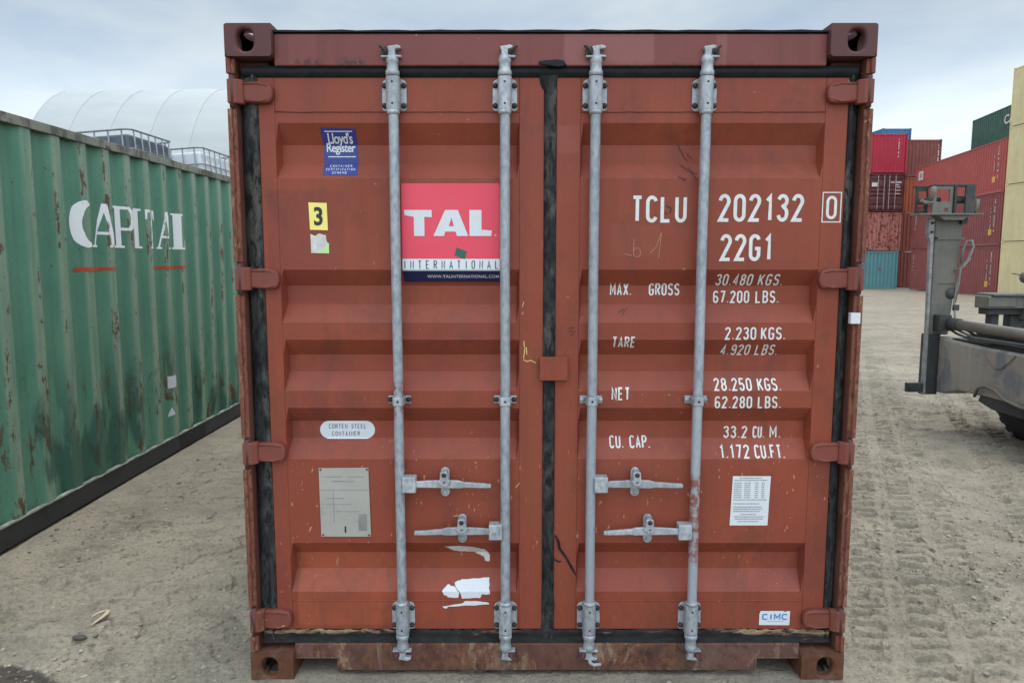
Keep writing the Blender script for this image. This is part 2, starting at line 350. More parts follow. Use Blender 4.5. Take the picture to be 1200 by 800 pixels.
def ground_h(x, y):
    near = 1 - smooth(10, 26, np.hypot(x, y))
    h = .05 * fbm(x, y, .22, 3, 3) * smooth(1.2, 4., np.hypot(x, y - .5)) * .5
    h = h + near * .010 * fbm(x, y, 1.6, 3, 11)
    patch = smooth(-.22, .22, fbm(x, y, 1.05, 3, 55))
    h = h + near * (.35 + patch) * (.008 * fbm(x, y, 14, 3, 31, .6) + .006 * np.abs(fbm(x, y, 27, 2, 33, .6)))
    # ragged shallow crusts: small one-sided steps
    st = fbm(x * .8 + y * .25, y, 2.6, 4, 71, .55)
    h = h + near * .013 * smooth(.10, .113, st) - near * .011 * smooth(.18, .194, fbm(x, y * 1.7, 4.1, 3, 81)) - near * .010 * patch * smooth(.16, .18, fbm(x, y * 2.2, 9.1, 3, 87))
    for (x0, dr, bow, hw, pt, sl, am) in TRACKS:
        xc = x0 + dr * y + bow * y * y
        u = (x - xc) / hw
        wob = .02 * fbm(x, y, 3., 2, int(x0 * 100) + 500)
        mask = (1 - smooth(.75, 1.1, np.abs(u))) * near * am * smooth(-.42, -.02, fbm(x, y, .75, 2, int(x0 * 10) + 91) + .14)
        ph = (y + wob + sl * hw * np.abs(u)) / pt
        lug = smooth(.38, .60, np.abs(((ph % 1) - .5) * 2))
        h = h + mask * ((.029 + .016 * fbm(x, y, 9., 2, 700)) * lug - .020) + near * am * .006 * np.exp(-((np.abs(u) - 1.2) / .2) ** 2)
    # level where containers stand, gentle fall to the far side of the yard
    pads = [(-1.3, 1.3, -.06, 6.3), (-5.7, -3.02, -.2, 6.2)]
    for a, b_, c_, d_ in pads:
        ins = smooth(a - .22, a + .02, x) * (1 - smooth(b_ - .02, b_ + .22, x)) * smooth(c_ - .2, c_ + .02, y) * (1 - smooth(d_, d_ + .3, y))
        h = h * (1 - .75 * ins) + .007 * ins
    h = h - .33 * smooth(22, 50, y)
    return h
def xline(sign, lim):
    p, out = 0., []
    while p < 900:
        st = .0105 if p < lim else (.017 if p < lim + 2.6 else max(.02, (p - lim - 2.6) * .05 + .02)); p += st; out.append(sign * p)
    return out
gx = np.array(xline(-1, 3.1)[::-1] + [0.] + xline(1, 3.4))
ys = [-1.75]
while ys[-1] < 1200: ys.append(ys[-1] + max(.0088, .0031 * (ys[-1] + 2.81)) * (1 if ys[-1] < 14 else 1 + (ys[-1] - 14) * .05))
l = [-1.75]; st = .02
while l[-1] > -600: st *= 1.12; l.append(l[-1] - st)
gy = np.array(l[:0:-1] + ys)
X, Y = np.meshgrid(gx, gy); H = ground_h(X, Y)
ny, nx = X.shape
me = bpy.data.meshes.new('ground'); nv = nx * ny
me.vertices.add(nv); me.vertices.foreach_set('co', np.stack([X, Y, H], -1).astype(np.float32).ravel())
ii = (np.arange(ny - 1)[:, None] * nx + np.arange(nx - 1)[None]).ravel()
q = np.stack([ii, ii + 1, ii + 1 + nx, ii + nx], -1).astype(np.int32)
me.loops.add(q.size); me.loops.foreach_set('vertex_index', q.ravel())
me.polygons.add(len(q)); me.polygons.foreach_set('loop_start', np.arange(0, q.size, 4, dtype=np.int32))
me.polygons.foreach_set('use_smooth', np.zeros(len(q), dtype=bool)); me.update(calc_edges=True); me.validate()
m, nt, b = newmat('dusty_ground')
v = coords(nt)
n1 = noise(nt, v, .55, 6, .6); n2 = noise(nt, v, 3.2, 8, .65, .3); n3 = noise(nt, v, 60, 6, .75); n4 = noise(nt, v, 260, 3, .6)
GA, GB, GC = (.372, .316, .236), (.285, .240, .180), (.185, .155, .115)
c = mix(nt, ramp(nt, n1, [(.35, 0.), (.66, 1.)]), GB, GA)
c = mix(nt, ramp(nt, n2, [(.46, 0.), (.70, .8)]), c, GC)
c = mix(nt, ramp(nt, noise(nt, coords(nt, (1, 1.6, 1), (4, 4, 0), rot=(0, 0, .3)), .9, 7, .68, .6), [(.50, 0.), (.66, .6)]), c, (.195, .170, .138))
c = mix(nt, ramp(nt, n3, [(.37, .5), (.56, 0.)]), c, tuple(x * .6 for x in GC))
c = mix(nt, ramp(nt, n3, [(.62, 0.), (.75, .4)]), c, (.47, .43, .37))
peb = N(nt, 'ShaderNodeTexVoronoi', {'Vector': v, 'Scale': 85.}, feature='F1')
pm = ramp(nt, peb.outputs['Distance'], [(.13, 1.), (.3, 0.)])
pr = sepxyz(nt, peb.outputs['Color'])
pm = M2(nt, 'MULTIPLY', pm, M2(nt, 'GREATER_THAN', pr[0], .72))
c = mix(nt, M2(nt, 'MULTIPLY', pm, .6), c, mix(nt, pr[1], (.15, .14, .125), (.48, .46, .42)))
# oily wet patch near the camera
xyz = sepxyz(nt, v); wob = M2(nt, 'MULTIPLY', M2(nt, 'SUBTRACT', noise(nt, v, 7, 5, .6), .5), .32)
ex = M2(nt, 'DIVIDE', M2(nt, 'ADD', xyz[0], 2.32), .37); ey = M2(nt, 'DIVIDE', M2(nt, 'SUBTRACT', xyz[1], -.12), .25)
rr = M2(nt, 'ADD', M2(nt, 'SQRT', M2(nt, 'ADD', M2(nt, 'MULTIPLY', ex, ex), M2(nt, 'MULTIPLY', ey, ey))), wob)
wet = ramp(nt, rr, [(.93, .9), (1.03, 0.)])
c = mix(nt, wet, c, (.062, .05, .040))
hh = M2(nt, 'ADD', M2(nt, 'ADD', M2(nt, 'MULTIPLY', n3, .6), M2(nt, 'MULTIPLY', n4, .25)), M2(nt, 'MULTIPLY', pm, .5))
hh = M2(nt, 'ADD', hh, M2(nt, 'MULTIPLY', n2, .9))
setb(nt, b, col=c, rough=.92, nrm=bump(nt, hh, .8, .016), spec=.2)
m_ground = m
tag(link('ground', me, m_ground), kind='structure')

# loose grit lying on the ground
ico = bmesh.new(); bmesh.ops.create_icosphere(ico, subdivisions=1, radius=1); IV = np.array([v_.co[:] for v_ in ico.verts]); IF = np.array([[v_.index for v_ in f.verts] for f in ico.faces]); ico.free()
NP = 60000
D = 1.5 + 8.5 * rng.random(NP) ** 1.6; px = (rng.random(NP) * 2 - 1) * (D * .74 + .3) - .145; py = D - 2.81
keep = (fbm(px, py, 1.1, 3, 401) * 1.4 > rng.random(NP) * .7 - .35) & ~((px > -1.28) & (px < 1.28) & (py > -.02)) & ~((px < -3.08) & (py > -.1))
px, py = px[keep], py[keep]; npb = len(px)
sz = .0016 + .0095 * rng.random(npb) ** 7 + .0022 * rng.random(npb) ** 2
pz = ground_h(px, py)
V = IV[None] * (1 + .5 * (rng.random((npb, 12, 3)) - .5)) * (sz[:, None, None] * np.stack([1 + .6 * rng.random(npb), 1 + .6 * rng.random(npb), .55 + .3 * rng.random(npb)], -1)[:, None])
V += np.stack([px, py, pz + sz * .25], -1)[:, None]
Fc = IF[None] + (np.arange(npb) * 12)[:, None, None]
me = bpy.data.meshes.new('gravel'); me.from_pydata(V.reshape(-1, 3).tolist(), [], Fc.reshape(-1, 3).tolist())
m, nt, b = newmat('grit')
rnd = N(nt, 'ShaderNodeNewGeometry').outputs['Random Per Island']
setb(nt, b, col=mix(nt, rnd, (.15, .125, .095), (.36, .30, .225)), rough=.9)
tag(link('gravel', me, m), label='fine grey grit scattered over the dusty ground', kind='stuff')

# ------------------------------------------------------------------ container parts
W2, HC = 1.219, 2.591
CX, CY, CZ = .178, .162, .118
def holed_plate(mb, w, h, hx, hz, rx, rz, T, depth=.03, n=24):
    """rectangle w x h in local (x,z) at y=0 with an oval hole and a short throat going +y"""
    outer = []; inner = []
    for k in range(n):
        a = 2 * math.pi * (k + .5) / n; ca, sa = math.cos(a), math.sin(a)
        inner.append((hx + rx * math.copysign(abs(ca) ** .8, ca), hz + rz * math.copysign(abs(sa) ** .8, sa)))
        # cast to the rectangle
        ts = []
        if abs(ca) > 1e-6: ts.append(((w if ca > 0 else 0) - hx) / ca)
        if abs(sa) > 1e-6: ts.append(((h if sa > 0 else 0) - hz) / sa)
        t = min(ts); outer.append((hx + ca * t, hz + sa * t))
    # snap the four rays nearest to the corners
    for cxy in ((0, 0), (w, 0), (w, h), (0, h)):
        k = min(range(n), key=lambda i: (outer[i][0] - cxy[0]) ** 2 + (outer[i][1] - cxy[1]) ** 2); outer[k] = cxy
    v = [(x, 0, z) for x, z in outer] + [(x, 0, z) for x, z in inner] + [(x, depth, z) for x, z in inner]
    f = [(k, (k + 1) % n, n + (k + 1) % n, n + k) for k in range(n)] + [(n + k, n + (k + 1) % n, 2 * n + (k + 1) % n, 2 * n + k) for k in range(n)]
    mb.add(v, f, False, T)
def casting_mesh(top):
    """corner at the origin: occupies x 0..CX (0 = outer side), y 0..CY (0 = outer end), z 0..CZ"""
    mb = MB()
    holed_plate(mb, CX, CZ, .080, CZ * .5, .032, .040, Matrix.Identity(4))
    holed_plate(mb, CY, CZ, .080, CZ * .5, .030, .038, Matrix(((0, 1, 0, 0), (1, 0, 0, 0), (0, 0, 1, 0), (0, 0, 0, 1))))
    zt = CZ if top else 0; s = -1 if top else 1
    holed_plate(mb, CX, CY, .089, .081, .031, .058, Matrix(((1, 0, 0, 0), (0, 0, 1, 0), (0, s, 0, zt), (0, 0, 0, 1))))
    zo = 0 if top else CZ
    mb.add([(0, 0, zo), (CX, 0, zo), (CX, CY, zo), (0, CY, zo)], [(0, 1, 2, 3)])
    mb.add([(CX, 0, 0), (CX, CY, 0), (CX, CY, CZ), (CX, 0, CZ)], [(0, 1, 2, 3)])
    mb.add([(0, CY, 0), (CX, CY, 0), (CX, CY, CZ), (0, CY, CZ)], [(0, 1, 2, 3)])
    me = mb.mesh('corner_casting')
    bm = bmesh.new(); bm.from_mesh(me); bmesh.ops.remove_doubles(bm, verts=bm.verts, dist=.0005); bmesh.ops.recalc_face_normals(bm, faces=bm.faces); bm.to_mesh(me); bm.free()
    return me
CAST = {True: casting_mesh(True), False: casting_mesh(False)}
def castings(root, L, mt, mb_):
    for top in (True, False):
        for sx in (-1, 1):
            for sy in (0, 1):
                o = link('corner_casting', CAST[top], mt if top else mb_, root, .013, 4)
                o.scale = (-sx, 1 if sy == 0 else -1, 1)
                o.location = (sx * W2, 0 if sy == 0 else L, (HC - CZ) if top else 0.)
PITCH = .278
def corr(y, pitch=PITCH, depth=.036, ph=0.):
    """depth inwards of a trapezoid corrugation"""
    u = ((y - ph) / pitch) % 1.0
    o = .26; s = .245
    u = (u + o / 2) % 1.0
    if u < o: return 0.
    if u < o + s: return depth * (u - o) / s
    if u < 1 - s: return depth
    return depth * (1 - u) / s
def breaks(a, b, pitch, ph):
    o = .26; s = .245; r = [a, b]
    for k in range(int((a - ph) / pitch) - 2, int((b - ph) / pitch) + 3):
        for e in (-o / 2, o / 2, o / 2 + s, 1 - o / 2 - s):
            y = ph + (k + e) * pitch
            if a < y < b: r.append(y)
    return sorted(set(round(q, 5) for q in r))
MESHES = {}
def side_mesh(L, sx, pitch=PITCH, ph=0.1, dep=.036):
    k = ('side', L, sx, pitch, ph, dep)
    if k in MESHES: return MESHES[k]
    ysb = breaks(.12, L - .12, pitch, ph); z0, z1 = .158, HC - .07
    mb = MB(); v = []
    for z in (z0, z1):
        for y in ysb: v.append((sx * (W2 - .012 - corr(y, pitch, dep, ph)), y, z))
    n = len(ysb)
    mb.add(v, [(i, i + 1, n + i + 1, n + i) for i in range(n - 1)])
    MESHES[k] = mb.mesh('side_wall'); return MESHES[k]
def end_mesh(y, sy):
    k = ('end', y, sy)
    if k in MESHES: return MESHES[k]
    xs = breaks(-W2 + .1, W2 - .1, .25, 0.); mb = MB(); v = []
    for z in (.15, HC - .10):
        for x in xs: v.append((x, y + sy * (.022 + corr(x, .25, .046, 0.)), z))
    n = len(xs); mb.add(v, [(i, i + 1, n + i + 1, n + i) for i in range(n - 1)])
    MESHES[k] = mb.mesh('end_wall'); return MESHES[k]
def part(key, fn, name):
    if key not in MESHES:
        mb = MB(); fn(mb); MESHES[key] = mb.mesh(name)
    return MESHES[key]
def body(root, L, m_wall, m_frame, m_rail=None, m_low=None, m_top=None, front='wall', phase=.1, pitch=PITCH, lowcast=None, dep=.036):
    """everything of a box container but its front doors; front is 'wall' or 'door'"""
    m_rail = m_rail or m_frame; m_low = m_low or m_frame; m_top = m_top or m_rail
    for sx in (-1, 1):
        link('side_wall', side_mesh(L, sx, pitch, phase, dep), m_wall, root)
        def tr(mb): mb.box(*sorted((sx * (W2 - .06), sx * (W2 - .002))), CY, L - CY, HC - .072, HC - .012)
        link('top_rail', part(('tr', L, sx), tr, 'top_rail'), m_top, root, .004)
        def br(mb):
            mb.box(*sorted((sx * (W2 - .012), sx * (W2 - .006))), CY, L - CY, .03, .165)
            mb.box(*sorted((sx * (W2 - .07), sx * (W2 - .012))), CY, L - CY, .024, .034)
        link('bottom_rail', part(('br', L, sx), br, 'bottom_rail'), m_low, root)
    def roof(mb):
        ysb = breaks(.15, L - .15, .21, 0.); v = []
        for x in (-W2 + .06, W2 - .06):
            for y in ysb: v.append((x, y, HC - .022 - corr(y, .21, .02, 0.)))
        n = len(ysb); mb.add(v, [(i, i + 1, n + i + 1, n + i) for i in range(n - 1)])
    link('roof', part(('roof', L), roof, 'roof'), m_wall, root)
    link('floor', part(('floor', L), lambda mb: mb.box(-W2 + .07, W2 - .07, .1, L - .1, .13, .157), 'floor'), m_low, root)
    ends = [(L, -1)] + ([(0, 1)] if front == 'wall' else [])
    for y, sy in ends:
        link('end_wall', end_mesh(y, sy), m_wall, root)
        for sx in (-1, 1):
            def po(mb): mb.box(*sorted((sx * (W2 - .10), sx * (W2 - .004))), *sorted((y + sy * .006, y + sy * .12)), CZ, HC - CZ)
            link('corner_post', part(('post', L, y, sx), po, 'corner_post'), m_frame, root, .006)
        def hd(mb): mb.box(-W2 + CX, W2 - CX, *sorted((y + sy * .012, y + sy * .07)), HC - .12, HC - .02)
        link('end_rail', part(('hd', L, y), hd, 'end_rail'), m_frame, root, .005)
        def sl(mb): mb.box(-W2 + CX, W2 - CX, *sorted((y + sy * .012, y + sy * .07)), .03, .165)
        link('end_sill', part(('sl', L, y), sl, 'end_sill'), m_frame, root, .005)
    castings(root, L, m_frame, lowcast or m_frame)

# ---- door surface of the red container
REC = [(2.242, 2.165, 2.095, 2.033), (1.681, 1.617, 1.543, 1.472), (1.404, 1.339, 1.271, 1.198), (1.129, 1.066, .995, .918), (.566, .508, .438, .357)]
DEP, YF, YP, ENDS = .047, .060, .0625, .010
PAN = {-1: (-1.055, -.117), 1: (.120, 1.058)}
DOOR = {-1: (-1.118, -.021), 1: (.026, 1.145)}
DZ0, DZ1, PZ0, PZ1 = .195, 2.413, .32, 2.284
def zprof(z):
    for a, b, c, d in REC:
        if d <= z <= a:
            if z > b: return DEP * (a - z) / (a - b)
            if z >= c: return DEP
            return DEP * (z - d) / (c - d)
    return 0.
def door_y(x, z):
    for s in (-1, 1):
        x0, x1 = PAN[s]
        if x0 <= x <= x1 and PZ0 <= z <= PZ1:
            e = min(1., (x - x0) / ENDS, (x1 - x) / ENDS)
            return YP + zprof(z) * max(0, e)
    return YF
XB = [q for s in (-1, 1) for x0, x1 in (PAN[s],) for q in (x0, x0 + ENDS, x1 - ENDS, x1)]
ZB = [q for r in REC for q in r] + [PZ0, PZ1]
def conform(me, xb, zb, fn, off):
    """me lies in the x-z plane (y = small layer offset); cut at the breaks and drape it on the surface"""
    bm = bmesh.new(); bm.from_mesh(me)
    xs = [v.co.x for v in bm.verts]; zs = [v.co.z for v in bm.verts]
    for x in xb:
        if min(xs) < x < max(xs): bmesh.ops.bisect_plane(bm, geom=bm.verts[:] + bm.edges[:] + bm.faces[:], plane_co=(x, 0, 0), plane_no=(1, 0, 0))
    for z in zb:
        if min(zs) < z < max(zs): bmesh.ops.bisect_plane(bm, geom=bm.verts[:] + bm.edges[:] + bm.faces[:], plane_co=(0, 0, z), plane_no=(0, 0, 1))
    bmesh.ops.triangulate(bm, faces=[f for f in bm.faces if len(f.verts) > 4])
    for v in bm.verts: v.co = Vector(fn(v.co.x, v.co.z, off - v.co.y))
    bm.to_mesh(me); bm.free(); return me
def on_door(me, off=.0012): return conform(me, XB, ZB, lambda x, z, o: (x, door_y(x, z) - o, z), off)

# ---- stroke lettering
def arc(cx, cy, rx, ry, a0, a1, n=9):
    return [(cx + rx * math.cos(R(a0 + (a1 - a0) * i / n)), cy + ry * math.sin(R(a0 + (a1 - a0) * i / n))) for i in range(n + 1)]
GW = .44
r_ = GW / 2
GL = {
 '0': [(arc(r_, 1 - r_, r_, r_, 180, 0) + arc(r_, r_, r_, r_, 0, -180), True)],
 '1': [([(r_ * .3, .80), (r_, .97), (r_, 0)], False)],
 '2': [(arc(r_, 1 - r_, r_, r_, 175, -20) + [(0, .0), (GW, .0)], False)],
 '3': [(arc(r_, 1 - r_ * .95, r_ * .95, r_ * .95, 165, -75) + [(r_ * .8, .53)], False), (arc(r_, .27, r_, .27, 80, -165), False)],
 '4': [([(GW * .72, 0), (GW * .72, 1), (0, .27), (GW, .27)], False)],
 '5': [([(GW * .95, 1), (.04, 1), (.02, .57)] + arc(r_, .30, r_, .30, 130, -160), False)],
 '6': [(arc(r_, .27, r_, .27, 180, -180, 16), True), ([(0, .27)] + arc(r_, 1 - r_, r_, r_, 180, 25), False)],
 '7': [([(0, 1), (GW, 1), (GW * .38, 0)], False)],
 '8': [(arc(r_, .27, r_, .27, 0, 360, 16), True), (arc(r_, .765, r_ * .9, .235, 0, 360, 16), True)],
 '9': [(arc(r_, .73, r_, .27, 0, 360, 16), True), ([(GW, .73)] + arc(r_, r_, r_, r_, 0, -155), False)],
 'A': [([(0, 0), (r_, 1), (GW, 0)], False), ([(GW * .17, .29), (GW * .83, .29)], False)],
 'B': [([(0, .5), (0, 1)] + arc(r_, .765, r_ * .92, .235, 90, -90) + [(0, .53)], False), ([(0, 0), (0, .53)] + arc(r_, .265, r_, .265, 90, -90), True)],
 'C': [(arc(r_, 1 - r_, r_, r_, 15, 180) + arc(r_, r_, r_, r_, 180, 345), False)],
 'D': [([(0, 0), (0, 1)] + arc(r_ * .9, 1 - r_, r_ * 1.1, r_, 90, 0) + arc(r_ * .9, r_, r_ * 1.1, r_, 0, -90), True)],
 'E': [([(GW * .9, 1), (0, 1), (0, 0), (GW * .9, 0)], False), ([(0, .52), (GW * .8, .52)], False)],
 'F': [([(GW * .9, 1), (0, 1), (0, 0)], False), ([(0, .52), (GW * .8, .52)], False)],
 'G': [(arc(r_, 1 - r_, r_, r_, 15, 180) + arc(r_, r_, r_, r_, 180, 360) + [(GW, .46), (r_ * 1.05, .46)], False)],
 'H': [([(0, 0), (0, 1)], False), ([(GW, 0), (GW, 1)], False), ([(0, .52), (GW, .52)], False)],
 'I': [([(r_ * .6, 0), (r_ * .6, 1)], False)],
 'K': [([(0, 0), (0, 1)], False), ([(GW, 1), (0, .36)], False), ([(GW * .32, .56), (GW, 0)], False)],
 'L': [([(0, 1), (0, 0), (GW * .9, 0)], False)],
 'M': [([(0, 0), (0, 1), (GW * .6, .30), (GW * 1.2, 1), (GW * 1.2, 0)], False)],
 'N': [([(0, 0), (0, 1), (GW, 0), (GW, 1)], False)],
 'O': [(arc(r_, 1 - r_, r_, r_, 180, 0) + arc(r_, r_, r_, r_, 0, -180), True)],
 'P': [([(0, 0), (0, 1)] + arc(r_, .75, r_, .25, 90, -90) + [(0, .5)], False)],
 'R': [([(0, 0), (0, 1)] + arc(r_, .76, r_, .24, 90, -90) + [(0, .52)], False), ([(r_ * .9, .52), (GW, 0)], False)],
 'S': [(arc(r_, .76, r_, .24, 20, 250) + arc(r_, .26, r_, .26, 70, -160), False)],
 'T': [([(0, 1), (GW, 1)], False), ([(r_, 1), (r_, 0)], False)],
 'U': [([(0, 1)] + arc(r_, r_, r_, r_, 180, 360) + [(GW, 1)], False)],
 'W': [([(0, 1), (GW * .3, 0), (GW * .6, .8), (GW * .9, 0), (GW * 1.2, 1)], False)],
 'X': [([(0, 0), (GW, 1)], False), ([(0, 1), (GW, 0)], False)],
 'Y': [([(0, 1), (r_, .48), (r_, 0)], False), ([(GW, 1), (r_, .48)], False)],
 '.': [([(0.02, .0), (0.02, .07)], False)], ',': [([(0.03, .07), (0.0, -.06)], False)]}
GWID = {'1': .30, 'I': .24, 'M': GW * 1.2, 'W': GW * 1.2, '.': .05, ',': .05, ' ': .28}
def ribbon(mb, pts, w, closed, lay):
    n = len(pts); L_, R_ = [], []
    P = [Vector((p[0], p[1])) for p in pts]
    # drop duplicates
    Q = [P[0]]
    for p in P[1:]:
        if (p - Q[-1]).length > 1e-5: Q.append(p)
    if closed and (Q[0] - Q[-1]).length < 1e-5: Q.pop()
    P = Q; n = len(P)
    for i in range(n):
        a = P[i] - P[i - 1] if (i or closed) else P[1] - P[0]
        b = P[(i + 1) % n] - P[i] if (i < n - 1 or closed) else P[-1] - P[-2]
        a = a.normalized(); b = b.normalized()
        na = Vector((-a.y, a.x)); nb = Vector((-b.y, b.x)); m_ = na + nb
        if m_.length < 1e-4: m_ = na
        m_.normalize(); k = w / 2 / max(.45, m_.dot(na))
        L_.append(P[i] + m_ * k); R_.append(P[i] - m_ * k)
    v = [(p.x, lay, p.y) for p in L_] + [(p.x, lay, p.y) for p in R_]
    f = [(i, (i + 1) % n, n + (i + 1) % n, n + i) for i in range(n if closed else n - 1)]
    mb.add(v, f)
def stroke_text(mb, s, x0, x1, z0, z1, weight=.13, gap=.17, skew=0.):
    h = (z1 - z0); wt = weight
    x = 0; seq = []
    for ch in s:
        seq.append((ch, x)); x += GWID.get(ch, GW) + (gap if ch != ' ' else 0) + (wt if ch not in ' ' else 0) - (.0)
    tot = x - gap - wt
    hw = wt / 2
    kx = (x1 - x0 - 0) / (tot + wt)          # metres per glyph unit
    kz = h / (1 + 0)
    for ch, gx_ in seq:
        for li, (pts, cl) in enumerate(GL.get(ch, [])):
            # inset so the ink stays inside the box
            pp = [(x0 + (gx_ + hw + p[0]) * kx + skew * (p[1]) * h, z0 + (hw + p[1] * (1 - wt)) * kz) for p in pts]
            ribbon(mb, pp, wt * h * .93, cl, -.00012 * (li + 1))
def font_mesh(s, x0, x1, z0, z1, bold=0., spacing=1.):
    cu = bpy.data.curves.new('t', 'FONT'); cu.body = s; cu.offset = bold; cu.space_character = spacing; cu.resolution_u = 4
    o = bpy.data.objects.new('t', cu); COL.objects.link(o)
    dg = bpy.context.evaluated_depsgraph_get(); me = bpy.data.meshes.new_from_object(o.evaluated_get(dg))
    bpy.data.objects.remove(o); bpy.data.curves.remove(cu)
    co = np.empty(len(me.vertices) * 3, dtype=np.float32); me.vertices.foreach_get('co', co); co = co.reshape(-1, 3)
    a, b = co.min(0), co.max(0)
    c2 = np.zeros_like(co)
    c2[:, 0] = x0 + (co[:, 0] - a[0]) / (b[0] - a[0]) * (x1 - x0); c2[:, 2] = z0 + (co[:, 1] - a[1]) / (b[1] - a[1]) * (z1 - z0)
    me.vertices.foreach_set('co', c2.ravel()); me.update(); return me
def quad(x0, x1, z0, z1, lay=0.):
    mb = MB(); mb.add([(x0, lay, z0), (x1, lay, z0), (x1, lay, z1), (x0, lay, z1)], [(0, 1, 2, 3)]); return mb
def polym(pts, lay=0.):
    mb = MB(); mb.add([(x, lay, z) for x, z in pts], [tuple(range(len(pts)))])
    me = mb.mesh('p'); bm = bmesh.new(); bm.from_mesh(me); bmesh.ops.triangulate(bm, faces=bm.faces); bm.to_mesh(me); bm.free(); return me

# ------------------------------------------------------------------ the red container in front
LR = 6.058
red = empty('shipping_container', (0, 0, 0), 0, 'red-brown steel container with closed double doors and four grey locking bars, nearest the viewer', 'shipping container')
body(red, LR, m_redrust, m_redrust, front='door')
for o in [c for c in red.children if c.name.startswith('corner_casting')]:
    o.material_slots[0].link = 'OBJECT'
    o.material_slots[0].material = m_cast if o.location.z > 1 else m_castlow
# header, roof lip and sill
mb = MB(); mb.prism([(.030, 2.446), (.030, 2.560), (.045, 2.567), (.14, 2.567), (.14, 2.446)], -W2 + CX, W2 - CX, 'x'); mb.build('header', m_header, red, .004)
mb = MB()
lip = [(-W2 + CX - .01, 2.572)]
for i in range(41):
    x = -W2 + CX + (2 * W2 - 2 * CX) * i / 40
    lip.append((x, 2.5735 + .003 * math.sin(i * 1.7) * random.Random(i).random()))
mb.prism(lip + [(W2 - CX, 2.5665), (-W2 + CX - .01, 2.5665)], .024, .2, 'y'); mb.build('roof_edge', m_rubber, red)
mb = MB()
sx0 = W2 - CX
prof = [(-sx0, .147), (-sx0, .088), (-.868, .088), (-.862, .082), (-.862, .031), (.862, .031), (.862, .082), (.868, .088), (sx0, .088), (sx0, .147)]
mb.prism(prof, .030, .042, 'y'); mb.build('sill', m_sill, red, .003)
mb = MB(); mb.prism([(.042, .143), (.16, .143), (.16, .10), (.042, .10)], -sx0, sx0, 'x'); mb.build('sill_plate', m_sill, red)
for s in (-1, 1):        # lintel of each lifting pocket and its end web
    mb = MB(); mb.box(*sorted((s * .866, s * (sx0 + .002))), .027, .06, .0835, .0905); mb.box(*sorted((s * .8595, s * .8665)), .026, .06, .031, .0905)
    mb.build('pocket_frame', m_sill, red, .002)
# corner posts: outer flange broken by the hinge knuckles, recessed web behind the gasket
HZ = [2.350, 1.646, .953, .250]
for s in (-1, 1):
    zs = [CZ] + [q for h in sorted(HZ) for q in (h - .062, h + .062)] + [HC - CZ]
    web = MB(); web.prism([(s * (W2 - .004), .03), (s * (W2 - .004), .15), (s * 1.08, .15), (s * 1.08, .088), (s * 1.190, .088), (s * 1.190, .03)], CZ, HC - CZ, 'z')
    web.build('corner_post', m_redrust, red, .003)
    for k in range(0, len(zs), 2):
        fl = MB(); fl.prism([(s * (W2 - .001), .010), (s * (W2 - .001), .034), (s * 1.188, .034), (s * 1.188, .024), (s * 1.199, .020), (s * 1.202, .009)], zs[k] + .002, zs[k + 1] - .002, 'z')
        fl.build('post_flange', m_post, red, .003)
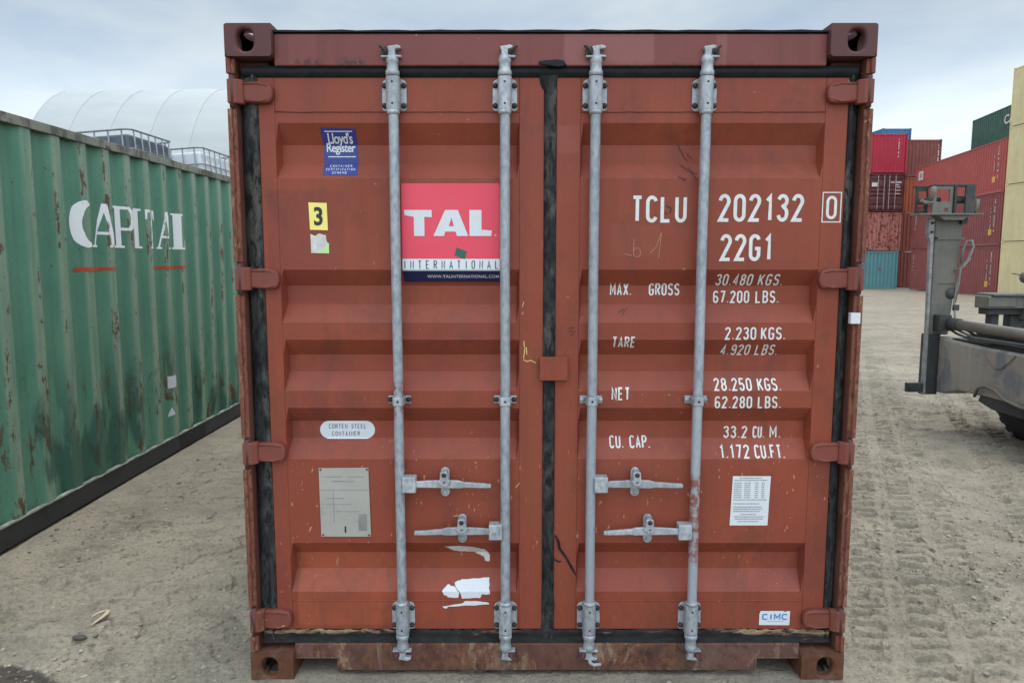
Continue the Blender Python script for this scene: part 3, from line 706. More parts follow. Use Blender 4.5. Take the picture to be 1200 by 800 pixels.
# doors
for s in (-1, 1):
    x0, x1 = DOOR[s]; p0, p1 = PAN[s]
    mb = MB(); v = []
    xs = [p0, p0 + ENDS, p0 + .15] + [p0 + ENDS + (p1 - p0 - 2 * ENDS) * t for t in (.3, .5, .7, .88)] + [p1 - ENDS, p1]
    zs = sorted(set([PZ0, PZ1] + ZB + [1.85, .75]))
    for z in zs:
        for x in xs: v.append((x, door_y(x, z), z))
    n = len(xs); mb.add(v, [(j * n + i, j * n + i + 1, (j + 1) * n + i + 1, (j + 1) * n + i) for j in range(len(zs) - 1) for i in range(n - 1)])
    d_ = mb.build('door', m_red, red)
    fr = MB()
    fr.box(x0, p0, YF, .11, DZ0, DZ1); fr.box(p1, x1, YF, .11, DZ0, DZ1)
    fr.box(p0, p1, YF, .11, DZ0, PZ0 + .001); fr.box(p0, p1, YF, .11, PZ1 - .001, DZ1)
    fr.build('door_frame', m_red, d_, .003)
    wl = MB(); rr = random.Random(7 + s)
    for z in (PZ1, PZ0): wl.tube([(p0 + (p1 - p0) * i / 30, YF + .0005, z + rr.uniform(-.0012, .0012)) for i in range(31)], .0028, 6)
    wl.build('weld_bead', m_red, d_)
    # hinges
    for hz in HZ:
        h = MB(); a = s * 1.168; pts = [(a, hz + .038)]
        tip = s * 1.052
        pts += [(tip + s * .045, hz + .041)] + [(tip + s * .022 - s * .022 * math.sin(R(t)), hz + .036 * math.cos(R(t)) - .002) for t in range(10, 171, 20)] + [(tip + s * .045, hz - .040), (a, hz - .036)]
        h.prism(pts, .030, .062, 'y')
        ho = h.build('hinge', m_hinge, d_, .009, 3)
        k = MB(); k.prism([(s * 1.216, .006), (s * 1.216, .034), (s * 1.160, .055), (s * 1.160, .024), (s * 1.180, .010)], hz - .045, hz + .045, 'z')
        k.build('hinge_knuckle', m_hinge if hz > .9 else m_post, d_, .005)
        pn = MB(); pn.cyl((s * 1.199, .018, hz - .058), (s * 1.199, .018, hz + .058), .0115, 12); pn.build('hinge_pin', m_cast, d_)
        rb = MB(); rb.tube([(a - s * .005, .031, hz + .031), (tip + s * .05, .0305, hz + .033), (tip + s * .016, .034, hz + .022)], .005, 6); rb.tube([(a - s * .005, .031, hz - .029), (tip + s * .05, .0305, hz - .033), (tip + s * .016, .034, hz - .022)], .005, 6)
        rb.build('hinge_rib', m_hinge, d_)
    # rubber gaskets of this leaf
    g = MB(); rr = random.Random(40 + s)
    edge = []; oe = []
    for i in range(61):
        z = DZ0 - .05 + (DZ1 + .02 - DZ0 + .05) * i / 60; edge.append((s * (1.1185 if s < 0 else 1.146) + rr.uniform(-.0012, .0012), z)); oe.append((s * 1.1885, z))
    v = [(x, .0605, z) for x, z in edge] + [((x * .8 + q[0] * .2), .047 + rr.uniform(-.0015, .0015), z) for (x, z), q in zip(edge, oe)] + [((x * .6 + q[0] * .4), .056 + rr.uniform(-.002, .002), z) for (x, z), q in zip(edge, oe)] + [((x * .3 + q[0] * .7), .060, z) for (x, z), q in zip(edge, oe)] + [(x, .080, z) for x, z in oe]
    n = len(edge); g.add(v, [(i + a * n, i + 1 + a * n, i + 1 + (a + 1) * n, i + (a + 1) * n) for a in (0, 1, 2, 3) for i in range(n - 1)], True)
    go = g.build('gasket', m_gask, d_)
    tp = MB(); ax = sorted((s * 1.17, s * -.0 + .003))
    N_ = 80; v = []
    for i in range(N_ + 1):
        x = ax[0] + (ax[1] - ax[0]) * i / N_; t = rr.uniform(-.0025, .0025) + (.004 if rr.random() < .1 else 0)
        v += [(x, .058, 2.409), (x, .047 + t * .4, 2.420), (x, .043, 2.434 + t * .3), (x, .05, 2.449 + max(0, t))]
    tp.add(v, [(i * 4 + a, i * 4 + 4 + a, i * 4 + 5 + a, i * 4 + 1 + a) for i in range(N_) for a in range(3)], True); tp.build('gasket', m_rubber, d_)
    bt = MB(); v = []
    for i in range(N_ + 1):
        x = ax[0] + (ax[1] - ax[0]) * i / N_; t = rr.uniform(-.004, .004)
        v += [(x, .057, .196 + t), (x, .048, .187 + t * .7), (x, .054, .173 + t * .4), (x, .049, .158 + t * .3), (x, .043, .146)]
    bt.add(v, [(i * 5 + a, i * 5 + 5 + a, i * 5 + 6 + a, i * 5 + 1 + a) for i in range(N_) for a in range(4)], True); bt.build('gasket', m_rubberworn, d_)
# centre gasket, wide at its taped ends
rr = random.Random(3); v = []
g = MB(); n = 120
for i in range(n + 1):
    z = .135 + (2.455 - .135) * i / n
    l_, r2 = -.021, .0255
    if z > 2.36: l_ = -.040 + .018 * max(0, min(1, (2.385 - z) / .025))
    if z > 2.41: r2 = .034
    if z < .34: l_, r2 = -.023, .030
    l_ += rr.uniform(-.0015, .0015); r2 += rr.uniform(-.0015, .0015)
    y = .050 if i % 37 else .046
    v += [(l_, .058, z), (l_ + .006, y, z), (r2 - .006, y, z), (r2, .058, z)]
g.add(v, [(i * 4 + a, i * 4 + 4 + a, i * 4 + 5 + a, i * 4 + 1 + a) for i in range(n) for a in range(3)], True)
g.build('centre_gasket', m_gask, red)
mb = MB(); mb.prism([(-.045, 2.45), (-.044, 2.462), (.02, 2.468), (.05, 2.464), (.062, 2.446), (.03, 2.440)], .022, .046, 'y'); mb.build('tape', m_rubber, red, .003)
mb = MB(); mb.tube([(.033, .058, .60), (.045, .055, .575), (.050, .056, .545), (.075, .056, .51), (.105, .056, .455), (.118, .058, .43)], [.003, .005, .005, .004, .004, .002], 6)
mb.tube([(.026, .056, .50), (.05, .057, .488), (.056, .058, .49)], .003, 5); mb.build('sealant_string', m_rubber, red)
mb = MB(); mb.box(-.036, .076, .036, .052, 1.243, 1.338); mb.box(-.034, .074, .028, .036, 1.246, 1.252); mb.build('latch_plate', m_red, red, .005)

# locking bars
BX = [-.594, -.172, .171, .589]
RB = .0192
def bracket(root, x, z0, z1, low=False):
    """bar guide: flanges with four bolts and a raised saddle"""
    zc = (z0 + z1) / 2; h = (z1 - z0) / 2; b_ = MB()
    fl = [(-.047, -h + .012), (-.047, h - .022), (-.041, h - .010), (-.030, h - .004), (.030, h - .004), (.041, h - .010), (.047, h - .022), (.047, -h + .012), (.040, -h + .004), (-.040, -h + .004)]
    b_.prism([(x + p[0], zc + p[1]) for p in fl], .051, YF - .001, 'y')
    ob = b_.build('bar_guide', m_galv, root, .003)
    sd = MB(); pr = []
    for t in range(0, 181, 15): pr.append((x + .0265 * math.cos(R(t)), .021 - .0265 * math.sin(R(t)) * .85))
    sd.prism(pr + [(x - .0265, .0515), (x + .0265, .0515)], zc - h * .98, zc + h * .98, 'z')
    sd.build('bar_saddle', m_galv, root, .003)
    dk = MB()
    for dz in (h * .62, -h * .62): dk.cyl((x, -.0022, zc + dz), (x, .0025, zc + dz), .0042, 8)
    dk.build('pin_hole', m_dark, root)
    for bx in (-.0365, .0365):
        for bz in (h * .55, -h * .62):
            q = MB(); q.lathe([(.0005, -.011), (.007, -.010), (.0102, -.006), (.011, 0.)], 10, 'y', (x + bx, .0505, zc + bz))
            q.build('bolt', m_bolt, root)
    return ob
def handle(root, x, z, sgn, cx):
    hb = MB(); a, b_ = sorted((x + sgn * .012, x + sgn * .066)); hb.box(a, b_, -.006, .046, z - .033, z + .030)
    hb.build('handle_hub', m_galv, root, .004)
    hp = MB(); hp.cyl((x + sgn * .042, -.0095, z - .003), (x + sgn * .042, .0, z - .003), .0075, 10); hp.build('hub_pin', m_galv, root)
    hd = MB(); n = 14; v = []
    x0, x1 = x + sgn * .06, x + sgn * .365
    for i in range(n + 1):
        t = i / n; xx = x0 + (x1 - x0) * t
        hh_ = .0125 + .004 * math.sin(t * 3.1) - (.005 if t > .62 else 0); yy = .012 + .006 * math.sin(t * math.pi * 1.4); th = .006 if t < .62 else .008
        zz = z - .002 - .007 * max(0, t - .45)
        v += [(xx, yy - th, zz - hh_), (xx, yy - th, zz + hh_), (xx, yy + th, zz + hh_), (xx, yy + th, zz - hh_)]
    hd.add(v, [(i * 4 + a, i * 4 + 4 + a, i * 4 + 4 + (a + 1) % 4, i * 4 + (a + 1) % 4) for i in range(n) for a in range(4)] + [(0, 1, 2, 3), (n * 4, n * 4 + 1, n * 4 + 2, n * 4 + 3)])
    hd.build('handle', m_galv, root, .003)
    # retainer with its catch
    rt = MB(); P = []
    for t in range(0, 181, 20): P.append((cx + .0175 * math.cos(R(t)), z + .040 + .0175 * math.sin(R(t))))
    for t in range(180, 361, 20): P.append((cx + .0185 * math.cos(R(t)), z - .044 + .0185 * math.sin(R(t))))
    rt.prism(P, .045, YF - .0005, 'y'); rt.build('handle_retainer', m_galv, root, .003)
    ct = MB(); ct.prism([(cx - .016, z + .052), (cx + .014, z + .052), (cx + .017, z + .022), (cx + .025, z + .016), (cx + .014, z - .006), (cx - .010, z - .006), (cx - .025, z + .012), (cx - .017, z + .022)], -.006, .004, 'y')
    ct.box(cx - .010, cx + .012, .004, .046, z + .034, z + .052); ct.build('handle_catch', m_galv, root, .003)
    bl = MB(); bl.lathe([(.0005, -.007), (.007, -.0065), (.009, -.004), (.0095, 0)], 10, 'y', (cx, -.0065, z + .041)); bl.build('bolt', m_bolt, root)
    bl = MB(); bl.lathe([(.0005, -.008), (.006, -.0075), (.0075, -.003), (.008, 0)], 10, 'y', (cx, .0445, z - .045)); bl.build('bolt', m_galv, root)
    sl = MB(); sl.box(cx - .004, cx + .005, -.0075, -.0055, z + .009, z + .013); sl.build('padlock_slot', m_dark, root)
for bi, x in enumerate(BX):
    bar = MB(); bar.tube([(x + .0006 * math.sin(i * 1.3), .0205, .15 + (2.43 - .15) * i / 12) for i in range(13)], RB, 20)
    lb = bar.build('locking_bar', m_bar, red)
    bracket(lb, x, 2.279, 2.406); bracket(lb, x, .196, .322, True)
    for zc in (2.274, .327):
        cl = MB(); cl.lathe([(.0195, zc - .008), (.0245, zc - .007), (.0245, zc + .007), (.0195, zc + .008)], 20, 'z', (x, .0205, 0)); cl.build('bar_collar', m_galv, lb)
    # bar ends, cam and keeper
    out_ = -1 if bi in (0, 2) else 1
    for top in (True, False):
        s = 1 if top else -1; zc = 2.406 if top else .196
        nk = MB(); nk.lathe([(.0225, zc), (.0265, zc + s * .004), (.0265, zc + s * .016), (.022, zc + s * .022), (.0215, zc + s * .046), (.0245, zc + s * .052), (.0235, zc + s * .062), (.019, zc + s * .075), (.001, zc + s * .076)], 18, 'z', (x, .0205, 0))
        nk.build('bar_neck', m_galv, lb)
        z1 = zc + s * .066
        cm = MB()
        def zz(a): return z1 + s * a
        cm.prism([(x - .014, zz(0)), (x - .012, zz(.020)), (x - .018, zz(.038)), (x + .020, zz(.044)), (x + .034, zz(.038)), (x + .034, zz(.031)), (x + .012, zz(.028)), (x + .012, zz(.008)), (x + .036, zz(.006)), (x + .036, zz(-.002))], .0045, .030, 'y')
        cm.build('cam', m_galv, lb, .003)
        kp = MB(); k0, k1 = sorted((x + out_ * .012, x + out_ * .040))
        kp.prism([(k0, zz(.006)), (k0, zz(.036)), (k1, zz(.040)), (k1, zz(.006))], .006, .032, 'y')
        kp.tube([(x + out_ * .022, .004, zz(.012)), (x + out_ * .026, -.001, zz(.024)), (x + out_ * .036, .004, zz(.036)), (x + out_ * .046, .012, zz(.040))], .006, 7)
        kp.build('keeper', m_bolt if top else m_cast, lb, .003)
        kl = MB(); kl.box(*sorted((x - out_ * .002, x + out_ * .040)), .003, .034, *sorted((zz(-.002), zz(.005)))); kl.build('keeper_lip', m_galv, lb, .002)
        if not top and bi == 2:
            hk = MB(); hk.tube([(x, .016, .10), (x + .005, .012, .075), (x + .02, .010, .066), (x + .05, .010, .070)], [.009, .009, .008, .006], 8); hk.build('bent_hook', m_galv, lb)
    # middle clip
    mp = MB(); mz = 1.166
    mp.box(x - .045, x + .045, .052, YF - .001, mz - .017, mz + .015)
    mp.prism([(x - .023, .055), (x - .023, .012), (x - .017, -.001), (x + .017, -.001), (x + .023, .012), (x + .023, .055)], mz - .018, mz + .016, 'z')
    mp.build('bar_clip', m_galv, lb, .003)
    for dx in (-.036, .036):
        q = MB(); q.lathe([(.0005, -.0105), (.008, -.010), (.011, -.006), (.011, 0)], 8, 'y', (x + dx, .052, mz)); q.build('bolt', m_bolt if bi < 2 else m_galv, lb)
    q = MB(); q.cyl((x, -.0035, mz), (x, .001, mz), .0045, 8); q.build('pin_hole', m_dark, lb)
    z, sgn, cx = [(.831, 1, -.415), (.636, -1, -.347), (.831, 1, .352), (.636, -1, .407)][bi]
    handle(lb, x, z, sgn, cx)

# ---- painted markings on the right door
def marking(words, weight=.138, mat=None, gap=.2):
    for (t_, x0, x1, z1, z0) in words:
        mb = MB(); stroke_text(mb, t_, x0, x1, z0, z1, weight, gap)
        me = mb.mesh('painted_marking'); on_door(me)
        link('painted_marking', me, mat or m_white, red)
marking([('TCLU', .322, .534, 1.968, 1.863)], .138)
marking([('202132', .660, .990, 1.974, 1.866)], .138)
marking([('0', 1.078, 1.118, 1.967, 1.876)], .13)
mb = MB(); ribbon(mb, [(1.063, 1.866), (1.063, 1.979), (1.134, 1.979), (1.134, 1.866)], .0042, True, 0)
link('painted_marking', on_door(mb.mesh('painted_marking')), m_white, red)
marking([('22G1', .672, .873, 1.820, 1.714)], .138)
marking([('MAX.', .248, .333, 1.627, 1.577), ('GROSS', .404, .525, 1.627, 1.577)])
marking([('30.480', .667, .812, 1.664, 1.617), ('KGS.', .836, .934, 1.664, 1.617)]); marking([('67.200', .662, .806, 1.597, 1.547), ('LBS.', .832, .925, 1.597, 1.547)])
marking([('TARE', .255, .347, 1.417, 1.370)])
marking([('2.230', .701, .824, 1.455, 1.404), ('KGS.', .844, .940, 1.455, 1.404)]); marking([('4.920', .696, .812, 1.384, 1.337), ('LBS.', .835, .925, 1.384, 1.337)])
marking([('NET', .255, .327, 1.212, 1.160)])
marking([('28.250', .667, .818, 1.246, 1.198), ('KGS.', .842, .935, 1.246, 1.198)]); marking([('62.280', .669, .818, 1.177, 1.127), ('LBS.', .842, .934, 1.177, 1.127)])
marking([('CU.', .254, .310, 1.006, .957), ('CAP.', .336, .418, 1.006, .957)])
marking([('33.2', .721, .818, 1.045, .994), ('CU.', .842, .888, 1.045, .994), ('M.', .910, .956, 1.045, .994)]); marking([('1.172', .699, .820, .971, .920), ('CU.FT.', .842, .962, .971, .920)])

# ---- stickers
def sticker(name, me, mat, off=.0018, label=None):
    o = link(name, on_door(me, off), mat, red)
    if label: o['label'] = label
    return o
def ink(parent, me, mat, off=.0026, name='lettering'):
    return link(name, on_door(me, off), mat, parent)
sg = sticker('company_sign', quad(-.575, -.193, 1.632, 2.014).mesh('company_sign'), m_pink, .0016, 'square red sign with a white band and a navy strip')
ink(sg, quad(-.575, -.193, 1.676, 1.723).mesh('band'), m_silver, .0021, 'band'); ink(sg, quad(-.575, -.193, 1.632, 1.676).mesh('strip'), m_navy, .0022, 'strip')
h0, h1 = 1.812, 1.912
for pts in ([(-.566, h1), (-.458, h1), (-.458, h1 - .028), (-.487, h1 - .026), (-.487, h0), (-.528, h0), (-.528, h1 - .026), (-.564, h1 - .020)],
            [(-.452, h0), (-.406, h1), (-.356, h1), (-.316, h0), (-.360, h0), (-.366, h0 + .017), (-.406, h0 + .017), (-.411, h0)],
            [(-.311, h1), (-.264, h1), (-.264, h0 + .024), (-.224, h0 + .021), (-.226, h0), (-.311, h0)]):
    ink(sg, polym(pts), m_paper)
ink(sg, polym([(-.392, h0 + .038), (-.3715, h0 + .038), (-.381, h0 + .07)]), m_pink, .0032)
ink(sg, quad(-.212, -.207, h0, h0 + .005).mesh('lettering'), m_paper)
mb = MB(); stroke_text(mb, 'INTERNATIONAL', -.570, -.198, 1.684, 1.717, .115, .72); ink(sg, mb.mesh('lettering'), m_black)
ink(sg, font_mesh('WWW.TALINTERNATIONAL.COM', -.480, -.197, 1.648, 1.660, .008, 1.05), m_paper)
ink(sg, polym([(-.370, 1.737), (-.330, 1.722), (-.322, 1.752), (-.362, 1.768)]), m_dkgreen, .003, 'green_patch')
st_ = sticker('certification_sticker', polym([(-.886, 2.226), (-.752, 2.222), (-.746, 2.047), (-.880, 2.046)]), m_blue)
ink(st_, font_mesh('Lloyd\'s', -.862, -.766, 2.158, 2.209, .014, .9), m_paper); ink(st_, font_mesh('Register', -.871, -.758, 2.128, 2.172, .012, .9), m_paper)
ink(st_, quad(-.872, -.764, 2.211, 2.2145).mesh('rule'), m_paper, .0026, 'rule'); ink(st_, quad(-.866, -.758, 2.119, 2.1225).mesh('rule'), m_paper, .0026, 'rule')
for (s, a, b_, z) in (('CONTAINER', -.857, -.771, 2.0795), ('CERTIFICATION', -.871, -.758, 2.0655), ('SCHEME', -.846, -.788, 2.0515)):
    mb = MB(); stroke_text(mb, s, a, b_, z, z + .0098, .17, .36); ink(st_, mb.mesh('lettering'), m_paper)
st_ = sticker('number_sticker', polym([(-.937, 1.941), (-.866, 1.939), (-.864, 1.834), (-.934, 1.836)]), m_yel); ink(st_, font_mesh('3', -.917, -.883, 1.852, 1.924, .03), m_black)
st_ = sticker('torn_sticker', polym([(-.933, 1.820), (-.915, 1.812), (-.900, 1.822), (-.873, 1.815), (-.870, 1.790), (-.861, 1.782), (-.862, 1.744), (-.932, 1.746)]), m_torn)
ink(st_, polym([(-.872, 1.775), (-.861, 1.778), (-.862, 1.7455), (-.905, 1.7455), (-.885, 1.757)]), m_lime, .0024, 'underlayer')
ov = []
for t in range(90, 271, 15): ov.append((-.894 + .037 * math.cos(R(t)), 1.029 + .037 * math.sin(R(t))))
for t in range(-90, 91, 15): ov.append((-.743 + .037 * math.cos(R(t)), 1.029 + .037 * math.sin(R(t))))
st_ = sticker('oval_label', polym(ov), m_silver)
for (t_, a, b_, z) in (('CORTEN', -.894, -.819, 1.034), ('STEEL', -.802, -.742, 1.034), ('CONTAINER', -.881, -.768, 1.004)):
    mb = MB(); stroke_text(mb, t_, a, b_, z, z + .019, .11, .25); ink(st_, mb.mesh('lettering'), m_black)
# riveted document plate behind cracked plastic
pl = MB(); pl.prism([(-.929, .882), (-.727, .884), (-.722, .594), (-.926, .594)], .058, .0595, 'y'); pl = pl.build('document_plate', m_plate, red, .001)
for (a, b_, c_, d_) in ((-.925, -.728, .7905, .7925), (-.925, -.80, .731, .7325), (-.872, -.870, .655, .79), (-.875, -.785, .826, .830), (-.772, -.738, .62, .69), (-.905, -.835, .845, .848), (-.815, -.745, .845, .848), (-.905, -.83, .755, .7575), (-.86, -.77, .70, .7025)):
    q = MB(); q.box(a, b_, .0570, .0580, c_, d_); q.build('plate_mark', m_greyink if (b_ - a) > .05 or (b_ - a) < .01 else simple('faded_print', (.25, .24, .21), .5), pl)
q = MB(); q.box(-.829, -.823, .0565, .058, .612, .638); q.build('plate_mark', m_black, pl)
for (a, b_) in ((-.921, .876), (-.733, .877), (-.918, .602), (-.730, .601)):
    q = MB(); q.lathe([(.0005, -.003), (.004, -.002), (.005, 0)], 8, 'y', (a, .058, b_)); q.build('rivet', m_hinge, pl)
# data sheet
st_ = sticker('data_sheet', polym([(.752, .848), (.906, .848), (.900, .641), (.745, .641)]), m_paper)
rr = random.Random(9); mb = MB()
rows = [(.838, .2, .8), (.829, .05, .95)] + [(.8175 - .0085 * i, None, None) for i in range(8)] + [(.7475, .05, .95), (.731, .05, .75), (.717, .05, .82), (.708, .05, .85), (.699, .05, .78), (.686, .25, .68), (.676, .08, .9), (.667, .1, .86), (.656, .18, .75)]
for z, a, b_ in rows:
    segs = [(a, b_)] if a is not None else [(.05, .26), (.33, .5), (.62, .71), (.80, .88)]
    for s0, s1 in segs:
        t = s0
        while t < s1:
            t2 = min(s1, t + rr.uniform(.018, .07)); mb.add([(.750 + .15 * t, 0, z), (.750 + .15 * t2, 0, z), (.750 + .15 * t2, 0, z + .0036), (.750 + .15 * t, 0, z + .0036)], [(0, 1, 2, 3)]); t = t2 + .012
ink(st_, mb.mesh('small_print'), m_greyink, .0026, 'small_print')
st_ = sticker('maker_sticker', polym([(.881, .262), (.886, .275), (.98, .275), (.988, .270), (.994, .274), (1.008, .275), (1.007, .213), (.881, .214)]), m_paper)
mb = MB(); stroke_text(mb, 'CIMC', .891, .999, .236, .264, .21, .04); ink(st_, mb.mesh('lettering'), m_cblue); ink(st_, quad(.912, .985, .229, .2305).mesh('rule'), m_greyink, .0026, 'rule')
rr = random.Random(12)
def ragged(pts, j=.0025, sub=5):
    o = []
    for i in range(len(pts)):
        a, b_ = pts[i], pts[(i + 1) % len(pts)]
        for k in range(sub): t = k / sub; o.append((a[0] + (b_[0] - a[0]) * t + rr.uniform(-j, j), a[1] + (b_[1] - a[1]) * t + rr.uniform(-j, j)))
    return o
sticker('paper_scrap', polym(ragged([(-.425, .545), (-.36, .548), (-.30, .540), (-.255, .525), (-.237, .495), (-.240, .468), (-.256, .470), (-.262, .490), (-.30, .508), (-.35, .514), (-.385, .518), (-.405, .532)], .002)), m_torn)
sticker('paper_scrap', polym(ragged([(-.385, .390), (-.355, .398), (-.240, .406), (-.238, .345), (-.270, .346), (-.275, .331), (-.352, .328), (-.358, .352), (-.378, .372)], .002)), m_paper)
sticker('paper_scrap', polym(ragged([(-.430, .368), (-.410, .385), (-.385, .375), (-.366, .355), (-.366, .333), (-.41, .332), (-.432, .35)], .003, 4)), m_paper)
sticker('paper_scrap', polym(ragged([(-.430, .295), (-.40, .300), (-.35, .308), (-.34, .318), (-.30, .318), (-.26, .314), (-.24, .312), (-.238, .303), (-.30, .300), (-.41, .294), (-.415, .285), (-.43, .288)], .0015, 3)), m_paper)
# chalk marks
def scrib(paths, mat, w=.0035):
    mb = MB()
    for p in paths: ribbon(mb, p, w, False, 0)
    link('chalk_mark', on_door(mb.mesh('chalk_mark'), .0015), mat, red)
scrib([[(.325, 1.735), (.300, 1.742)], arc(.345, 1.748, .014, .018, 0, 360, 12), [(.333, 1.80), (.330, 1.75)], [(.395, 1.745), (.42, 1.77), (.44, 1.83)], [(.44, 1.83), (.43, 1.725)]], m_chalk, .0022)
scrib([[(-.098, 1.40), (-.095, 1.36), (-.099, 1.33)], [(-.098, 1.37), (-.088, 1.372), (-.086, 1.345)], [(-.100, 1.325), (-.085, 1.318), (-.07, 1.322), (-.05, 1.312)]], m_ychalk, .004)
scrib([[(-.104, 1.535), (-.098, 1.555)], [(-.106, 1.505), (-.10, 1.515)], [(-.13, .80), (-.115, .82)], [(-.385, .68), (-.35, .684)]], m_ychalk, .003)
m_scuff = simple('dark_scuff', (.055, .028, .022), .8)
scrib([[(.505, 2.165), (.530, 2.12), (.545, 2.105)], [(.54, 2.135), (.558, 2.115)]], m_scuff, .004)
scrib([[(.515, 2.09), (.555, 2.055), (.57, 2.03)], [(.50, 2.04), (.53, 2.025)], [(.545, 2.08), (.555, 2.06), (.575, 2.05)]], m_scuff, .005)
scrib([[(.455, 1.93), (.475, 1.918), (.47, 1.90)], [(.45, 1.905), (.46, 1.895)]], m_scuff, .005)
scrib([[(.28, 1.51), (.30, 1.525), (.295, 1.50), (.315, 1.53)]], m_scuff, .003)
scrib([[(.075, 1.45), (.10, 1.455), (.08, 1.435), (.105, 1.44), (.085, 1.42), (.10, 1.425)]], m_scuff, .0025)
# white tag on the right post
mb = MB(); mb.box(1.172, 1.210, .0075, .030, 1.472, 1.515); mb.build('white_tag', m_paper, red, .002)

# ------------------------------------------------------------------ green container on the left
GX, GPH, GP = -3.110 - W2, 2.64, .295
GY = -.05
m_green, nt, b, c, v = paint('green_paint', (.098, .232, .152), (.130, .285, .190), rust=.0, chips=.0, rough=.45, streaks=.5, seed=1.3)
xyz = sepxyz(nt, coords(nt))
u = M2(nt, 'FRACT', M2(nt, 'ADD', M2(nt, 'DIVIDE', M2(nt, 'SUBTRACT', xyz[1], GPH - GY), GP), 100.5))
ridge = ramp(nt, M2(nt, 'ABSOLUTE', M2(nt, 'SUBTRACT', u, .5)), [(.13, 1.), (.21, 0.)])
vst = coords(nt, (6, 11, .9), (2, 5, 0)); nr = noise(nt, vst, 1.6, 8, .7, .3); nr2 = noise(nt, v, 9, 8, .75)
c = mix(nt, M2(nt, 'MULTIPLY', ridge, ramp(nt, nr, [(.36, .15), (.58, .75)])), c, (.27, .33, .235))
rsum = M2(nt, 'ADD', M2(nt, 'MULTIPLY', nr, .5), M2(nt, 'MULTIPLY', nr2, .5))
rsum = M2(nt, 'ADD', rsum, M2(nt, 'SUBTRACT', M2(nt, 'MULTIPLY', noise(nt, coords(nt, (1, 1, 1), (3, 8, 1)), 1.5, 3, .55), .36), .18))
rm = M2(nt, 'MULTIPLY', ridge, ramp(nt, rsum, [(.555, 0.), (.575, 1.)]))
c = mix(nt, rm, c, mix(nt, noise(nt, v, 30, 4), (.05, .025, .016), (.17, .085, .045)))
lo = N(nt, 'ShaderNodeMapRange', {0: xyz[2], 1: 1.15, 2: .5}).outputs[0]
rm2 = M2(nt, 'MULTIPLY', lo, ramp(nt, noise(nt, coords(nt, (1, 3, 1.2), (4, 1, 2)), 1.9, 8, .72, .4), [(.565, 0.), (.595, 1.)]))
c = mix(nt, rm2, c, mix(nt, noise(nt, v, 20, 4), (.06, .035, .022), (.16, .10, .05)))
dk = M2(nt, 'MULTIPLY', lo, ramp(nt, noise(nt, coords(nt, (1, 2, .6), (9, 3, 1)), 2.2, 4, .5), [(.5, 0.), (.56, .75)]))
c = mix(nt, dk, c, (.030, .085, .062))
pk = ramp(nt, noise(nt, v, 42, 3, .5), [(.70, 0.), (.715, .85)]); c = mix(nt, pk, c, (.07, .04, .025))
setb(nt, b, col=c)
m_gtop, nt, b, c, v = paint('weathered_green_rail', (.24, .25, .195), (.15, .18, .14), rust=.6, chips=.6, streaks=.5, rough=.75, dirt_amt=.7, dirt=(.27, .25, .20), bumpy=.3, rustcol=(.09, .06, .04), seed=2)
c = mix(nt, ramp(nt, noise(nt, coords(nt, (3, 3.4, 1.5), (3, 3, 3)), 1.6, 7, .7, .4), [(.47, 0.), (.56, .85)]), c, (.085, .072, .055)); setb(nt, b, col=c)
m_glow = simple('dark_base_rail', (.028, .028, .026), .7, var=.5, scale=5, bumps=.2)
grn = empty('shipping_container', (GX, GY, 0), 0, 'weathered green steel container with a white word and two red dashes on its ribbed side', 'shipping container')
body(grn, LR, m_green, m_green, m_low=m_glow, m_top=m_gtop, phase=GPH - GY, pitch=GP)
rr = random.Random(2); mb = MB(); pts = []
n = 150
v = []
for i in range(n + 1):
    y = .16 + (LR - .32) * i / n; t = .005 * abs(math.sin((y - GPH + GY) / GP * math.pi)) + rr.uniform(-.002, .002)
    v += [(W2 - .0045, y, .157), (W2 - .002, y, .159 + t * .7), (W2 - .003, y, .165 + t), (W2 - .03, y, .167 + t)]
mb.add(v, [(i * 4 + a, i * 4 + 4 + a, i * 4 + 5 + a, i * 4 + 1 + a) for i in range(n) for a in range(3)])
mb.build('flaking_edge', simple('flaking_paint', (.27, .275, .23), .8, var=.6, scale=9, dark=(.06, .08, .06)), grn)
mb = MB(); mb.box(W2 - .05, W2 - .0035, 3.6, 4.15, .035, .15); mb.build('fork_pocket', m_dark, grn)
GYB = breaks(.12, LR - .12, GP, GPH - GY)
def on_green(me, off=.002):      # x is the distance along the side
    me.transform(Matrix.Translation((.012, 0, 0)))
    return conform(me, [y + GY for y in GYB], [], lambda y, z, o: (W2 - .012 - corr(y - GY, GP, .036, GPH - GY) + o, y - GY, z), off)
zb, zt = 1.806, 2.122; k = zt - zb
def glet(polys, x0, x1):
    for p in polys:
        link('painted_letter', on_green(polym([(x0 + (x1 - x0) * a, zb + k * b_) for a, b_ in p])), m_gwhite, grn)
m_gwhite, ntw, bw = newmat('worn_white_letter')
vv = coords(ntw); nn = noise(ntw, coords(ntw, (6, 11, .9), (2, 5, 0)), 1.6, 8, .7, .3)
ridge2 = ramp(ntw, M2(ntw, 'ABSOLUTE', M2(ntw, 'SUBTRACT', M2(ntw, 'FRACT', M2(ntw, 'ADD', M2(ntw, 'DIVIDE', M2(ntw, 'SUBTRACT', sepxyz(ntw, vv)[1], GPH - GY), GP), 100.5)), .5)), [(.10, 1.), (.17, 0.)])
cw = mix(ntw, M2(ntw, 'MULTIPLY', ridge2, ramp(ntw, M2(ntw, 'ADD', M2(ntw, 'MULTIPLY', nn, .5), M2(ntw, 'MULTIPLY', noise(ntw, vv, 9, 8, .75), .5)), [(.53, 0.), (.56, 1.)])), (.86, .87, .84), (.24, .20, .14))
setb(ntw, bw, col=cw, rough=.6)
